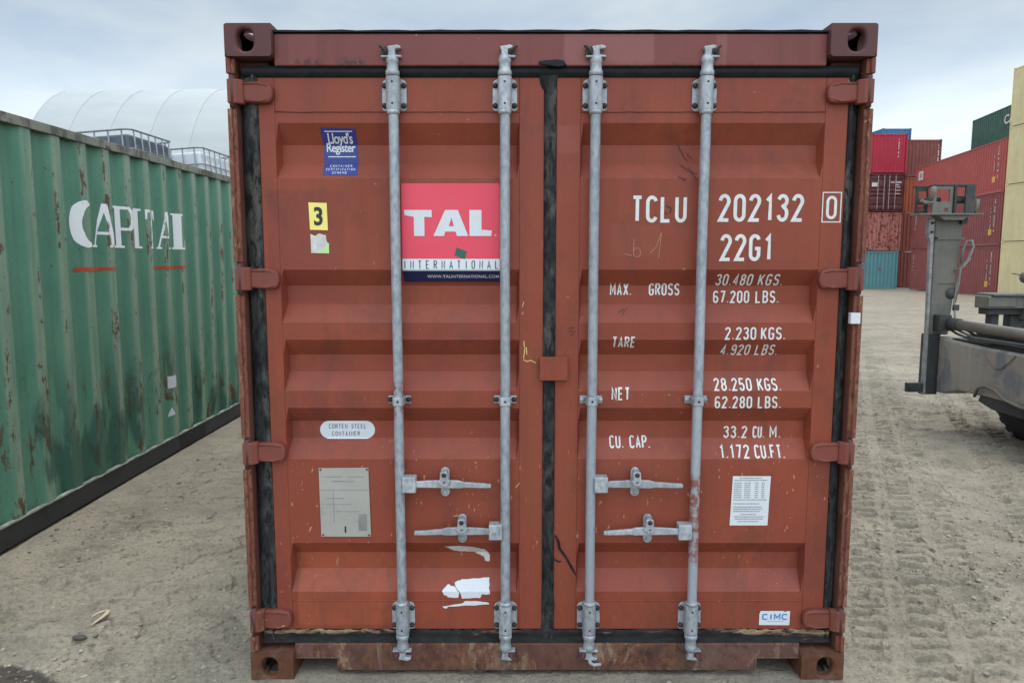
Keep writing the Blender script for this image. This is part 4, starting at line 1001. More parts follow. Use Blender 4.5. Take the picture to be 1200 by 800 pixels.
C = arc(.62, .5, .62, .52, 62, 298, 18) + arc(.92, .5, .50, .42, 262, 98, 14)
glet([[(a, b_ + (0 if b_ > .5 else -.0)) for a, b_ in C]], 2.18, 2.42)
glet([[(0, 0), (.22, 0), (.22, .05), (.155, .05), (.235, .29), (.66, .29), (.69, .20), (.69, .05), (.60, .05), (.60, 0), (1, 0), (1, .05), (.93, .05), (.60, 1), (.42, 1), (.09, .05), (0, .05)]], 2.44, 2.71)
glet([[(.30, .36), (.60, .36), (.475, .74)]], 2.44, 2.44)
glet([[(0, 0), (.45, 0), (.45, .05), (.36, .06), (.36, .42), (.72, .42), (.92, .50), (1, .70), (.92, .90), (.70, 1), (0, 1), (0, .95), (.10, .94), (.10, .06), (0, .05)]], 2.73, 2.99)
glet([[(0, 0), (1, 0), (1, .05), (.78, .06), (.78, .94), (1, .95), (1, 1), (0, 1), (0, .95), (.22, .94), (.22, .06), (0, .05)]], 3.0, 3.13)
glet([[(.3, 0), (.7, 0), (.7, .05), (.62, .06), (.62, .93), (.86, .93), (.92, .75), (1, .75), (1, 1), (0, 1), (0, .75), (.08, .75), (.14, .93), (.38, .93), (.38, .06), (.3, .05)]], 3.165, 3.365)
glet([[(0, 0), (.22, 0), (.22, .05), (.155, .05), (.235, .29), (.66, .29), (.69, .20), (.69, .05), (.60, .05), (.60, 0), (1, 0), (1, .05), (.93, .05), (.60, 1), (.42, 1), (.09, .05), (0, .05)]], 3.385, 3.645)
glet([[(0, 0), (1, 0), (1, .26), (.92, .26), (.86, .06), (.50, .06), (.50, .94), (.62, .95), (.62, 1), (0, 1), (0, .95), (.12, .94), (.12, .06), (0, .05)]], 3.67, 3.93)
for x0, x1, tri in ((2.44, 2.71, 1), (3.385, 3.645, 1)):      # counters of the two As
    link('letter_counter', on_green(polym([(x0 + (x1 - x0) * a, zb + k * b_) for a, b_ in ((.265, .36), (.625, .36), (.47, .80))]), .003), m_green, grn)
link('letter_counter', on_green(polym([(2.73 + .26 * a, zb + k * b_) for a, b_ in ((.36, .49), (.60, .49), (.72, .58), (.75, .70), (.72, .84), (.60, .93), (.36, .93))]), .003), m_green, grn)
m_orange = simple('red_dash', (.50, .07, .03), .5, var=.2, scale=20)
for a, b_ in ((2.19, 2.71), (3.25, 3.90)): link('painted_dash', on_green(quad(a, b_, 1.638, 1.663).mesh('painted_dash')), m_orange, grn)
link('paper_label', on_green(quad(3.425, 3.535, .60, .705).mesh('paper_label'), .004), m_paper, grn)
link('paper_scrap', on_green(polym([(3.41, .35), (3.49, .362), (3.47, .395), (3.452, .43), (3.435, .40), (3.422, .385)]), .004), m_paper, grn)

# ------------------------------------------------------------------ stacks at the back of the yard
def gz(x, y): return float(ground_h(np.array([float(x)]), np.array([float(y)]))[0])
def flatpaint(name, c, rust=.25, seed=0., dirt=.25): return paint(name, c, tuple(q * .86 for q in c), rust=rust, chips=.2, streaks=.5, seed=seed, dirt_amt=dirt, rough=.5)[0]
m_code = simple('pale_code', (.62, .58, .55), .6)
def code(root, x, y, z0, z1, w=.09, sy=1, seed=1):
    """vertical column of worn code marks on an end wall (x-z plane)"""
    r = random.Random(seed); mb = MB(); z = z1
    while z > z0:
        h = r.uniform(.05, .12); mb.box(x - w / 2 * r.uniform(.5, 1), x + w / 2 * r.uniform(.5, 1), y, y + .004, z - h, z); z -= h + r.choice((.02, .03, .12))
    mb.build('code_mark', m_code, root)
def sidecode(root, y, x, z0, z1, w=.1, seed=1):
    r = random.Random(seed); mb = MB(); z = z1
    while z > z0:
        h = r.uniform(.05, .12); mb.box(x, x + .004, y - w / 2 * r.uniform(.4, 1), y + w / 2 * r.uniform(.4, 1), z - h, z); z -= h + r.choice((.02, .03, .14))
    mb.build('code_mark', m_code, root)
def box_at(x, y, z, L, wall, label, frame=None, rz=0., group=None, front='wall', name='stacked_container', dep=.036):
    root = empty(name, (x, y, z), rz, label, 'shipping container', group)
    body(root, L, wall, frame or wall, front=front, dep=dep)
    return root
def add_doors(root, mat, barmat):
    """door end built from the same door leaves and bars as the front container"""
    for s in (-1, 1):
        me = part(('dleaf', s), lambda mb: None, 'x') if False else None
    for ch in list(red.children):
        nm = ch.name.split('.')[0]
        if nm in ('door', 'header', 'sill', 'corner_post', 'centre_gasket') and not (nm == 'corner_post' and ch.location.y > 1):
            o = ch.copy(); COL.objects.link(o); o.parent = root
            o.material_slots[0].link = 'OBJECT'; o.material_slots[0].material = m_rubber if 'gasket' in nm else mat
            if nm == 'door':
                for g_ in ch.children:
                    if g_.name.split('.')[0] == 'door_frame':
                        q_ = g_.copy(); COL.objects.link(q_); q_.parent = o; q_.material_slots[0].link = 'OBJECT'; q_.material_slots[0].material = mat
        if nm == 'locking_bar':
            o = ch.copy(); COL.objects.link(o); o.parent = root; o.material_slots[0].link = 'OBJECT'; o.material_slots[0].material = barmat; o.scale = (1, 1, 1)
# column A
m_crim = flatpaint('crimson_paint', (.42, .026, .050), .08, 4, .1); m_maroon = flatpaint('maroon_paint', (.11, .028, .028), .2, 5); m_rpink = paint('faded_pink_paint', (.50, .19, .155), (.44, .155, .125), rust=.85, chips=.3, streaks=.7, seed=6, rustcol=(.09, .03, .02))[0]
m_teal = flatpaint('teal_paint', (.14, .33, .35), .35, 7); m_brown = flatpaint('brown_paint', (.21, .06, .048), .15, 8); m_ora = flatpaint('orange_paint', (.36, .085, .035), .35, 9)
m_rustp = paint('rusted_red_paint', (.25, .065, .048), (.20, .055, .04), rust=.7, chips=.3, streaks=.8, seed=10, rustcol=(.10, .035, .02))[0]
m_bluep = flatpaint('blue_paint', (.05, .17, .32), .15, 11); m_redl = flatpaint('light_red_paint', (.45, .085, .07), .1, 12, .15); m_redm = flatpaint('wine_red_paint', (.27, .065, .062), .12, 13, .2); m_redm2 = flatpaint('dull_wine_paint', (.29, .072, .068), .2, 17, .2)
m_cream = flatpaint('cream_paint', (.72, .60, .33), .05, 14, .06); m_dgreen = flatpaint('dark_green_paint', (.04, .115, .085), .12, 15)
m_barpale = simple('pale_bar', (.45, .36, .35), .5)
AX, AY, AZ = 24.98, 47.0, gz(25, 47) - .02
GRP = 'containers stacked at the back of the yard'
t1 = box_at(AX - .05, AY, AZ, LR, m_teal, 'teal container with a ribbed end, at ground level under the faded pink one', group=GRP); sp_ = MB(); sp_.box(-.10, .06, -.0, .014, 1.30, 1.44); sp_.build('small_label', m_ora, t1)
t2 = box_at(AX + .04, AY + .03, AZ + HC, LR, m_rpink, 'faded pink container with rust patches, resting on the teal one', group=GRP)
t3 = box_at(AX + .10, AY - .04, AZ + 2 * HC, LR, m_maroon, 'dark maroon container showing closed doors with pale bars, under the crimson one', group=GRP, front='door'); add_doors(t3, m_maroon, m_barpale)
mb = MB(); rr = random.Random(4)
for (a, b_, z, h) in ((.28, .52, 1.93, .1), (.62, 1.0, 1.93, .1), (.62, .85, 1.76, .1), (.62, .95, 1.63, .06), (.62, .95, 1.42, .06), (.62, .95, 1.2, .06), (-1.0, -.62, 1.70, .26)):
    t = a
    while t < b_:
        t2_ = min(b_, t + rr.uniform(.03, .09)) if a > 0 else b_; mb.box(t, t2_, .045, .05, z, z + h); t = t2_ + .03
mb.build('code_mark', m_code, t3)
t4 = box_at(AX + .16, AY + .02, AZ + 3 * HC, LR, m_crim, 'bright crimson container with a white vertical code, on top of the maroon one', group=GRP); code(t4, .62, .01, .95, 2.25, .07, seed=3)
BX_, BY_ = 28.72, 49.3; BZ = gz(28.7, 49.3) - .02
q1 = box_at(BX_ - .1, BY_, BZ, LR, m_rustp, 'rusty dark red container at ground level right of the teal one', group=GRP)
q2 = box_at(BX_ - .05, BY_ - .02, BZ + HC, LR, m_rustp, 'rusty red ribbed container right of the faded pink one', group=GRP)
q3 = box_at(BX_, BY_ + .03, BZ + 2 * HC, LR, m_ora, 'orange container glimpsed right of the maroon doors', group=GRP)
q4 = box_at(BX_ + .02, BY_, BZ + 3 * HC, LR, m_brown, 'dark brown-red container standing highest right of the crimson one', group=GRP); code(q4, 1.0, .01, 1.0, 2.2, .1, seed=8)
UX, UY = 32.28, 60.0; UZ = gz(32, 60) - .02
for k in range(4): box_at(UX, UY, UZ + k * HC, LR, m_bluep, 'blue container hidden below the highest blue one', group='hidden blue containers')
box_at(UX, UY, UZ + 4 * HC, LR, m_bluep, 'blue container, only its top showing behind the crimson one', group=GRP)
# long red row, its side towards the yard
L40 = 12.192; LRZ = -math.atan2(2.25, 12.0)
dv = Vector((math.sin(-LRZ), math.cos(-LRZ), 0)); nv_ = Vector((math.cos(LRZ), math.sin(LRZ), 0))
P0 = Vector((23.65, 33.0, 0)); base = P0 + nv_ * W2
bz = gz(24.8, 38) - .05
SIDEX = -W2 + .004
redrow = []
for k, (mt, lb) in enumerate(((m_redm2, 'long wine red container at the bottom of the row beside the cream stack'), (m_redm, 'long wine red container in the middle of the row beside the cream stack'), (m_redl, 'long light red container on top of the row beside the cream stack'))):
    r = box_at(base.x, base.y, bz + k * HC, L40, mt, lb, rz=LRZ, group='long containers in rows'); redrow.append(r)
    sidecode(r, .75, SIDEX - .006, .75, 2.3, .10, 20 + k); sidecode(r, 1.15, SIDEX - .006, .9, 1.9, .08, 30 + k)
    mb = MB(); mb.box(SIDEX - .012, SIDEX - .004, .95, 1.3, .55, .85); mb.build('orange_label', simple('orange_label', (.75, .36, .04), .5), r)
    if k < 2: sidecode(r, L40 - .55, SIDEX - .006, 1.15, 2.2, .12, 40 + k)
# white emblem panel at the far end of the top one
mb = MB(); mb.box(SIDEX - .012, SIDEX - .002, L40 - 1.35, L40 - .55, 1.72, 2.26); ep = mb.build('emblem', m_paper, redrow[2])
mb = MB()
for (y0, w_) in ((L40 - .80, .10), (L40 - 1.0, .06), (L40 - 1.12, .08)): mb.box(SIDEX - .018, SIDEX - .012, y0 - w_, y0, 1.84, 2.14)
mb.build('emblem_mark', m_redl, ep)
# second row behind it: a dark green one on three hidden ones
b2 = base + nv_ * 2.52 - dv * 1.55
for k in range(3): box_at(b2.x, b2.y, bz + k * HC, L40, m_redm, 'wine red container hidden behind the long red row', rz=LRZ, group='hidden long containers')
g4 = box_at(b2.x, b2.y, bz + 3 * HC, L40, m_dgreen, 'dark green container with a white word, showing above the long red row', rz=LRZ, group='long containers in rows')
word = MB()
me = font_mesh('CAPITAL', 0, 3.3, 1.62, 2.12, .02)
me.transform(Matrix(((0, 1, 0, SIDEX - .008), (-1, 0, 0, 8.0), (0, 0, 1, 0), (0, 0, 0, 1)))); link('painted_word', me, m_white, g4)
# cream stack
CXX = 22.62 + W2; cz = gz(23.8, 31) - .01
for k, lb in enumerate(('cream container at the bottom of the tall cream stack', 'cream container second from the bottom of the cream stack', 'cream container second from the top of the cream stack', 'cream container on top of the tall cream stack')):
    box_at(CXX, 31.35 - L40, cz + k * HC, L40, m_cream, lb, group='cream containers in one stack', dep=.004)

# ------------------------------------------------------------------ white fabric shelter behind the green container
m_fab, nt, b = newmat('white_fabric')
v = coords(nt); c = mix(nt, ramp(nt, noise(nt, coords(nt, (.15, .15, .6)), 1.2, 6, .6), [(.35, 0.), (.7, 1.)]), (.36, .37, .36), (.42, .425, .405))
setb(nt, b, col=c, rough=.55)
HS, RS, bay, nb = 14.9, 9.2, 2.9, 9
sh = empty('fabric_shelter', (-33.3, 55, -.2), R(-2), 'huge white fabric shelter rising behind the green container', 'shelter')
mb = MB(); v = []; nth = 64
ts = [-1 + .05 * i for i in range(20)] * 0 + [i * bay / 10 for i in range(nb * 10 + 1)]
for t in ts:
    if t < 0: u = -t; sc_ = math.sqrt(max(0, 1 - u ** 2.2)); xx = -u * 5.0; bul = 0
    else: sc_ = 1; xx = t; bul = .008 * math.sqrt(abs(math.sin(math.pi * t / bay)))
    for k in range(nth + 1):
        a = math.pi * k / nth; s = sc_ * (1 - .022 + bul if t >= 0 else 1 - .022)
        lobe = 1 + (0 if t >= 0 else .02 * abs(math.sin(a * 4)))
        v.append((xx + (1 - sc_) * 0, RS * math.cos(a) * s * lobe, HS * (math.sin(a) ** .9) * (s if t >= 0 else sc_ * .985) * lobe))
n = nth + 1
mb.add(v, [(i * n + k, i * n + k + 1, (i + 1) * n + k + 1, (i + 1) * n + k) for i in range(len(ts) - 1) for k in range(nth)], True)
e = len(ts) - 1
mb.add([v[e * n + k] for k in range(n)], [tuple(range(n))]); mb.add([v[k] for k in range(n)], [tuple(range(n))])
mb.build('fabric_cover', m_fab, sh)
m_seam = simple('seam_strap', (.40, .405, .39), .6)
for j in range(nb + 1):
    sm = MB(); sm.tube([(j * bay, RS * .979 * math.cos(math.pi * k / 40), HS * .980 * (math.sin(math.pi * k / 40) ** .9 if 0 < k < 40 else 0)) for k in range(41)], .012, 6); sm.build('seam_strap', m_seam, sh)

# ------------------------------------------------------------------ caged tanks piled behind the green container
m_cage = simple('cage_steel', (.22, .235, .24), .5, .4, var=.3)
m_tankg = simple('grey_tank', (.075, .09, .11), .5, var=.2, scale=3)
m_tankw = simple('white_tank', (.62, .64, .66), .45, var=.08, scale=3)
m_pal = simple('plastic_pallet', (.04, .04, .042), .6)
def ibc(x, y, z, rz, tank, label, group):
    r = empty('caged_tank', (x, y, z), rz, label, 'tank', group)
    p = MB()
    for yy in (0, .45, .90): p.box(0, 1.2, yy, yy + .10, 0, .10)
    p.box(0, 1.2, 0, 1.0, .10, .14); p.build('pallet', m_pal, r, .008)
    t = MB(); t.box(.045, 1.155, .045, .955, .145, 1.10); t.lathe([(.11, 1.08), (.11, 1.125), (.0, 1.128)], 20, 'z', (.6, .5, 0))
    for i in range(4): t.box(.16 + .25 * i, .30 + .25 * i, .030, .97, .25, .98)
    t.build('tank', tank, r, .05, 4)
    c_ = MB(); rr_ = .0105
    def rect(z, rad):
        q_ = []
        for (cx, cy, a0) in ((1.10, .90, 0), (.10, .90, 90), (.10, .10, 180), (1.10, .10, 270)):
            q_ += [(cx + .09 * math.cos(R(a0 + t)), cy + .09 * math.sin(R(a0 + t)), z) for t in (0, 22, 45, 68, 90)]
        c_.tube(q_ + [q_[0]], rad, 7)
    rect(1.155, .014); rect(.90, .009); rect(.62, .009); rect(.36, .009); rect(.155, .011)
    for i in range(6):
        for yy in (.010, .990): c_.tube([(.12 + .192 * i, yy, .15), (.12 + .192 * i, yy, 1.155)], rr_, 6)
    for i in range(5):
        for xx in (.010, 1.190): c_.tube([(xx, .12 + .19 * i, .15), (xx, .12 + .19 * i, 1.155)], rr_, 6)
    c_.build('cage', m_cage, r)
    return r
a1 = R(162); a2 = R(176)
# the near corner of each pile is local (0,0) turned so that the long edge runs left
def pile(x, y, a, tank, top, group, hid):
    g0 = gz(x, y) - .01
    for k in range(3):
        t_ = ibc(x, y, g0 + k * 1.17, a, tank, top if k == 2 else hid, group)
        if k == 2: t_.rotation_euler[0] = R(-4)
def ang(dx, dy): return math.atan2(dy, dx)
# local +x along the right-going depth edge, +y along the left-going edge
pile(-5.26, 7.32, ang(.03, 1), m_tankg, 'dark grey tank in a steel cage, its rim just above the green container', 'tanks in the darker pile', 'caged grey tank hidden behind the green container')
pile(-4.98, 8.95, ang(.03, 1), m_tankw, 'pale tank in a barred steel cage, right of the dark grey tank', 'tanks in the paler pile', 'caged pale tank hidden behind the green container')

# ------------------------------------------------------------------ yard machine at the right
m_mach = paint('dusty_grey_steel', (.125, .120, .102), (.17, .158, .13), rust=.1, chips=.2, streaks=.6, rough=.65, dirt_amt=.55, dirt=(.24, .205, .155), bumpy=.15, seed=5)[0]
m_machd = paint('dark_grimy_steel', (.036, .038, .038), (.058, .058, .054), rust=.15, chips=.2, streaks=.5, rough=.6, dirt_amt=.25, bumpy=.15, seed=8)[0]
m_beam, nt, b, c, v = paint('scuffed_beam', (.25, .22, .185), (.31, .28, .235), rust=.0, chips=.2, streaks=.5, rough=.6, dirt_amt=.5, dirt=(.30, .255, .205), seed=9)
sc = ramp(nt, noise(nt, coords(nt, (1, 1.4, 1)), 2.3, 6, .6, .5), [(.50, 0.), (.60, .85)])
c = mix(nt, sc, c, mix(nt, noise(nt, coords(nt, (2, 9, 1)), 3, 5), (.075, .082, .098), (.21, .215, .22))); setb(nt, b, col=c)
m_tyre = simple('tyre_rubber', (.022, .021, .020), .85, var=.4, scale=20)
m_hose = simple('grey_hose', (.20, .20, .18), .6, var=.2)
m_chrome = simple('cylinder_tube', (.20, .18, .15), .45, .3, var=.25, scale=9)
yx, yy = 4.1, 4.6
mc = empty('container_handler', (4.25, 4.0, 0), 0, 'dusty grey yard machine with an upright post, long low side beam and hydraulic cylinder', 'yard machine')
def T(px_, py_, pz_): return (px_ - 4.25, py_ - 4.0, pz_)
def mbox(mb, x0, x1, y0, y1, z0, z1): mb.box(x0 - 4.25, x1 - 4.25, y0 - 4., y1 - 4., z0, z1)
p = MB(); p.prism([(4.125 - 4.25, .95), (4.325 - 4.25, .95), (4.405 - 4.25, 2.135), (4.125 - 4.25, 2.135)], .60, .68, 'y'); post = p.build('post', m_mach, mc, .012)
p = MB(); p.prism([(4.04 - 4.25, 2.13), (4.10 - 4.25, 2.13), (4.118 - 4.25, .34), (4.083 - 4.25, .34), (4.083 - 4.25, 1.1), (4.065 - 4.25, 1.9), (4.035 - 4.25, 1.98)], .575, .625, 'y'); fl = p.build('post_flange', simple('worn_flange', (.27, .265, .25), .6, .2, var=.4, scale=12), mc, .008)
p = MB(); mbox(p, 4.11, 4.42, 4.588, 4.598, 1.915, 1.935); mbox(p, 4.20, 4.37, 4.590, 4.598, 1.475, 1.485); p.build('weld_bead', m_mach, post)
p = MB(); p.lathe([(.001, -.012), (.04, -.012), (.045, 0), (.058, .001), (.058, .012)], 18, 'y', T(4.325, 4.59, 1.375)); p.build('boss', m_machd, post)
for (bx, bz_) in ((4.075, 2.08), (4.072, 1.99), (4.12, 1.93)):
    q = MB(); q.cyl(T(bx, 4.555, bz_), T(bx, 4.575, bz_), .011, 10); q.build('bolt_hole', m_dark, fl)
p = MB(); mbox(p, 4.09, 4.25, 4.60, 4.68, .33, .96); p.build('post_base', m_machd, mc, .01)
p = MB(); p.prism([(4.085 - 4.25, .96), (4.24 - 4.25, .96), (4.24 - 4.25, .62), (4.20 - 4.25, .50), (4.18 - 4.25, .34), (4.085 - 4.25, .34)], .585, .598, 'y'); p.build('base_plate', m_machd, mc, .004)
p = MB(); mbox(p, 3.92, 4.088, 4.57, 4.62, .36, .455); mbox(p, 3.93, 3.955, 4.552, 4.562, .40, .43); p.build('foot', m_machd, mc, .006)
# head with twin cut-outs
hd = MB()
hz0, hz1 = 2.17, 2.455
def ring_plate(mb, x0, x1, z0, z1, holes, y0, y1):
    xs = sorted(set([x0, x1] + [h[0] for h in holes] + [h[1] for h in holes])); zs = sorted(set([z0, z1] + [h[2] for h in holes] + [h[3] for h in holes]))
    for i in range(len(xs) - 1):
        for j in range(len(zs) - 1):
            cx, cz_ = (xs[i] + xs[i + 1]) / 2, (zs[j] + zs[j + 1]) / 2
            if any(h[0] < cx < h[1] and h[2] < cz_ < h[3] for h in holes): continue
            mbox(mb, xs[i], xs[i + 1], y0, y1, zs[j], zs[j + 1])
pl1 = MB(); ring_plate(pl1, 4.035, 4.232, hz0, 2.44, [(4.068, 4.20, 2.285, 2.405), (4.15, 4.19, 2.19, 2.225)], 4.52, 4.54); head = pl1.build('head_plate', m_mach, mc)
pl2 = MB(); mbox(pl2, 4.236, 4.262, 4.50, 4.56, hz0, 2.437); pl2.build('head_web', m_machd, mc, .004)
pl2 = MB(); mbox(pl2, 4.348, 4.44, 4.50, 4.53, hz0, 2.437); pl2.build('head_cheek', m_machd, mc, .004)
pl3 = MB(); mbox(pl3, 4.05, 4.45, 4.515, 4.64, 2.437, 2.456); pl3.build('head_cover', m_machd, mc, .004)
pl4 = MB(); mbox(pl4, 3.885, 4.52, 4.47, 4.66, 2.153, 2.170); pl4.build('head_tray', m_mach, mc, .004)
pl5 = MB(); pl5.prism([(4.08 - 4.25, 2.153), (4.40 - 4.25, 2.153), (4.34 - 4.25, 2.105), (4.15 - 4.25, 2.105)], .50, .64, 'y'); pl5.build('head_seat', m_mach, mc, .004)
pl5 = MB(); mbox(pl5, 4.36, 4.42, 4.56, 4.64, 2.07, 2.153); pl5.build('stop_block', m_machd, mc, .006)
pl6 = MB(); ring_plate(pl6, 3.91, 4.03, hz0, 2.43, [(3.935, 4.02, 2.32, 2.395), (3.93, 4.0, 2.20, 2.26)], 4.60, 4.62); mbox(pl6, 3.90, 4.04, 4.595, 4.66, 2.43, 2.445); pl6.build('side_frame', m_machd, mc)
pl7 = MB(); pl7.tube([T(3.92, 4.53, 2.30), T(3.96, 4.53, 2.275), T(4.04, 4.53, 2.28)], [.018, .022, .018], 9); pl7.build('linkage', m_mach, mc)
pl7 = MB(); pl7.tube([T(4.0, 4.54, 2.29), T(4.03, 4.51, 2.37), T(4.035, 4.52, 2.43)], .026, 8); pl7.build('linkage', m_mach, mc)
pl7 = MB(); pl7.tube([T(4.46, 4.53, 2.18), T(4.48, 4.53, 2.24), T(4.49, 4.54, 2.31)], .022, 9); pl7.build('linkage', m_mach, mc)
pl8 = MB(); pl8.cyl(T(4.265, 4.60, 2.31), T(4.46, 4.60, 2.31), .038, 16); pl8.build('lift_shaft', m_machd, mc)
pl8 = MB(); pl8.cyl(T(4.05, 4.61, 2.30), T(4.15, 4.61, 2.31), .03, 12); pl8.build('lift_shaft', m_machd, mc)
# hoses up the right edge of the post
hs = MB(); hs.tube([T(4.36, 4.585, 1.28), T(4.372, 4.57, 1.45), T(4.38, 4.56, 1.63), T(4.44, 4.54, 1.72), T(4.475, 4.53, 1.84), T(4.455, 4.53, 1.905), T(4.41, 4.53, 1.90), T(4.385, 4.55, 1.82), T(4.385, 4.565, 1.68)], .0125, 8); hs.build('hose', m_hose, mc)
hs = MB(); hs.tube([T(4.335, 4.58, 1.60), T(4.40, 4.55, 1.64), T(4.455, 4.54, 1.73)], .011, 8); hs.tube([T(4.382, 4.57, 1.57), T(4.36, 4.575, 1.45), T(4.35, 4.58, 1.28), T(4.36, 4.57, 1.16), T(4.33, 4.5, 1.08)], .010, 8); hs.build('hose', m_hose, mc)
hc = MB(); mbox(hc, 4.345, 4.40, 4.565, 4.60, 1.20, 1.26); hc.build('hose_clamp', m_machd, mc, .004)
# main beam towards the viewer, off to the right
be = MB(); by1, by0 = 4.58, 1.3
side = [(by1, .36), (by1, .945), (4.45, .915), (3.95, .905), (3.2, .905), (by0, .90), (by0, .45), (3.2, .455), (3.75, .455), (4.2, .44), (4.45, .37)]
be.prism([(a - 4., z) for a, z in side], 4.22 - 4.25, 4.46 - 4.25, 'x'); beam = be.build('main_beam', m_beam, mc, .02, 3)
q = MB(); q.prism([(a - 4., z) for a, z in ((3.88, .895), (3.42, .895), (3.50, .82), (3.60, .745), (3.68, .735), (3.72, .76))], -.042, -.03, 'x'); q.build('gusset', m_beam, beam, .005)
q = MB(); q.tube([T(4.20, 3.92, .44), T(4.19, 3.86, .53), T(4.19, 3.75, .565), T(4.19, 3.62, .55), T(4.19, 3.5, .49), T(4.19, 3.3, .465), T(4.19, 1.3, .46)], .014, 8); q.build('fender_lip', m_mach, beam)
q = MB(); q.prism([(a - 4., z) for a, z in ((3.90, .40), (3.84, .52), (3.74, .555), (3.62, .54), (3.50, .48), (3.3, .44), (3.3, .36), (3.7, .36))], -.028, .12, 'x'); q.build('fender', m_machd, beam, .004)
cy = MB(); cy.cyl(T(4.27, 4.45, 1.075), T(4.27, 1.5, 1.075), .05, 20); cy.build('hydraulic_cylinder', m_chrome, mc)
cc = MB(); cc.cyl(T(4.27, 4.47, 1.075), T(4.27, 4.34, 1.075), .062, 20); mbox(cc, 4.16, 4.28, 4.48, 4.60, 1.0, 1.16); cc.build('cylinder_eye', m_machd, mc, .004)
dk_ = MB(); mbox(dk_, 4.30, 5.9, 1.4, 4.5, .80, .93); mbox(dk_, 4.34, 4.9, 2.2, 4.3, .93, .99); rr = random.Random(6)
for i in range(16):
    a = rr.uniform(4.32, 5.1); y0 = rr.uniform(2.8, 4.3); s = rr.uniform(.05, .14); mbox(dk_, a, a + s, y0, y0 + s * 1.6, .92, .99 + rr.uniform(0, .09))
dk_.build('deck', m_machd, mc, .006)
for i in range(4):
    hs = MB(); z = .955 + .02 * i; hs.tube([T(4.25 + .03 * i, 4.5, z + .08), T(4.26 + .02 * i, 4.35 - .05 * i, z + .03), T(4.25 + .02 * i, 4.1, z), T(4.25 + .03 * i, 3.6 - .2 * i, z + .01), T(4.28, 2.6, z)], .012, 8); hs.build('hose', m_hose if i % 2 else m_machd, mc)
# battery box on legs behind the cylinder
bb = MB(); mbox(bb, 4.72, 5.7, 4.62, 4.84, 1.215, 1.345); bx_ = bb.build('equipment_box', m_mach, mc, .01)
q = MB(); mbox(q, 4.75, 5.72, 4.58, 4.86, 1.345, 1.37); mbox(q, 4.72, 5.0, 4.605, 4.625, 1.235, 1.335); mbox(q, 5.10, 5.16, 4.59, 4.85, 1.10, 1.36); q.build('box_lid', m_mach, bx_, .006)
q = MB(); mbox(q, 4.76, 5.65, 4.66, 4.83, 1.15, 1.215); q.build('box_tray', m_machd, bx_, .006)
q = MB(); mbox(q, 4.82, 4.90, 4.70, 4.8, .9, 1.15); q.build('box_support', m_machd, bx_, .006)
q = MB(); mbox(q, 5.45, 5.53, 4.70, 4.8, .9, 1.15); q.build('box_support', m_machd, bx_, .006)
q = MB(); mbox(q, 5.02, 5.20, 4.70, 4.82, .93, 1.15); q.build('box_support', m_machd, bx_, .006)
q = MB(); mbox(q, 4.7, 5.8, 4.3, 4.9, .84, .93); q.build('rear_deck', m_machd, mc, .006)
lampm = MB(); lampm.lathe([(.001, -.06), (.05, -.05), (.065, -.01), (.06, .04), (.03, .07), (.001, .075)], 14, 'x', T(5.09, 4.6, 1.535)); lampm.tube([T(4.93, 4.6, 1.575), T(5.02, 4.6, 1.56), T(5.10, 4.6, 1.55)], .006, 6); lampm.tube([T(5.13, 4.6, 1.535), T(5.35, 4.6, 1.45), T(5.38, 4.65, 1.34)], .018, 8); lampm.build('work_lamp', m_mach, mc)
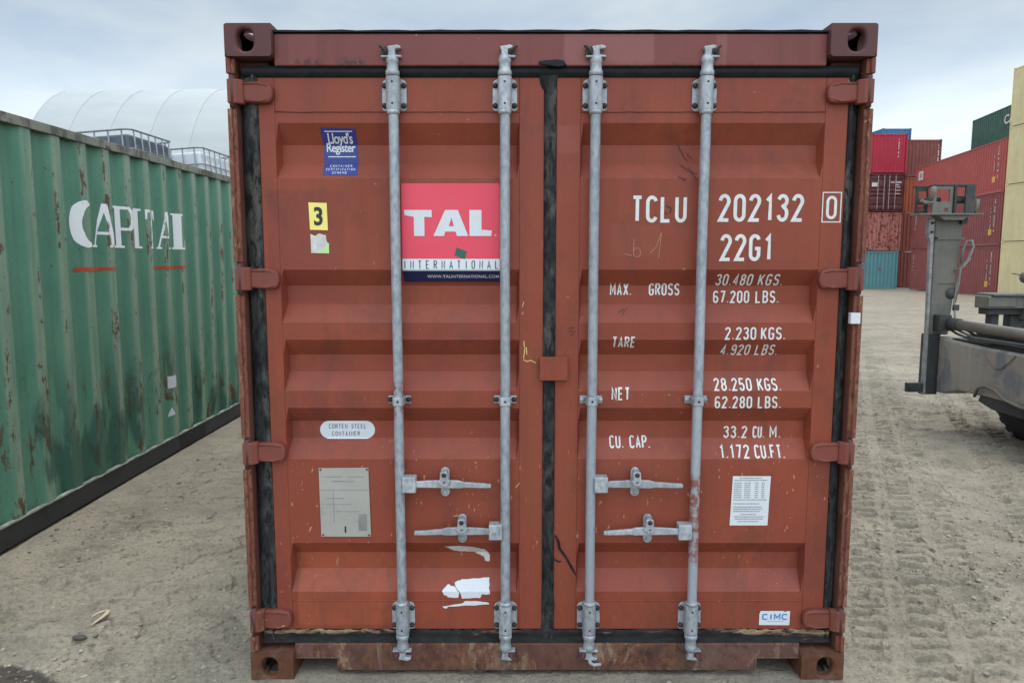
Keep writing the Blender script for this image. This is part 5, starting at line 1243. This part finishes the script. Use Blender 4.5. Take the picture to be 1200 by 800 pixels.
for (wx, wy) in ((4.74, 4.02), (4.74, 2.2)):
    ty = MB(); ty.lathe([(.27, .0), (.40, -.02), (.47, .0), (.50, .05), (.505, .17), (.50, .29), (.47, .34), (.40, .36), (.27, .34)], 40, 'x', T(wx, wy, .49))
    for k in range(26):
        a = 2 * math.pi * k / 26; Tm = Matrix.Translation(T(wx, wy, .49)) @ Matrix.Rotation(a, 4, 'X'); ty.box(.02, .16, -.03, .03, .49, .509, Tm); Tm = Matrix.Translation(T(wx, wy, .49)) @ Matrix.Rotation(a + .12, 4, 'X'); ty.box(.18, .32, -.03, .03, .49, .509, Tm)
    wo = ty.build('wheel', m_tyre, mc)
    ri = MB(); ri.lathe([(.001, .06), (.09, .05), (.10, .07), (.2, .09), (.26, .03), (.285, .02), (.285, .32)], 28, 'x', T(wx, wy, .49)); ri.build('rim', m_mach, wo)
ax_ = MB(); ax_.cyl(T(4.5, 4.02, .49), T(5.8, 4.02, .49), .08, 12); mbox(ax_, 5.0, 5.4, 1.4, 4.3, .55, .82); ax_.build('axle', m_machd, mc)

# ------------------------------------------------------------------ small things on the ground
m_leaf = simple('dry_leaf', (.50, .40, .26), .7, var=.25, scale=40)
lf = MB(); pts = [(-2.155, .50), (-2.145, .515), (-2.125, .53), (-2.105, .538), (-2.094, .532), (-2.092, .50), (-2.10, .46), (-2.112, .415)]
v = []
for i, (x, y) in enumerate(pts):
    a = pts[max(0, i - 1)]; b_ = pts[min(len(pts) - 1, i + 1)]; d_ = Vector((b_[0] - a[0], b_[1] - a[1])).normalized(); w_ = (.002, .005, .006, .006, .008, .011, .009, .003)[i]
    z = .018 + .012 * math.sin(i / 7 * math.pi)
    v += [(x - d_.y * w_, y + d_.x * w_, z + .008), (x, y, z), (x + d_.y * w_, y - d_.x * w_, z + .006)]
lf.add(v, [(i * 3 + a, i * 3 + 3 + a, i * 3 + 4 + a, i * 3 + 1 + a) for i in range(len(pts) - 1) for a in (0, 1)], True)
lo_ = lf.build('dry_leaf', m_leaf); sm_ = lo_.modifiers.new('thick', 'SOLIDIFY'); sm_.thickness = .0012
tag(lo_, 'curled pale dry leaf lying on the dusty ground at the left', 'leaf')
bm = bmesh.new(); bmesh.ops.create_icosphere(bm, subdivisions=3, radius=1); rr = random.Random(8)
for q in bm.verts:
    n_ = vnoise(np.array([q.co.x * 1.7 + 5]), np.array([q.co.y * 1.7 + q.co.z * 1.3]), 9)[0]; q.co *= 1 + .35 * n_; q.co = Vector((q.co.x * .034, q.co.y * .018, q.co.z * .012))
me = bpy.data.meshes.new('stone'); bm.to_mesh(me); bm.free()
so = link('stone', me, simple('dark_stone', (.07, .06, .05), .8, var=.4, scale=40), loc=(-2.11, .32, gz(-2.11, .32) + .010)); tag(so, 'small dark flat stone on the ground next to the dry leaf', 'stone')
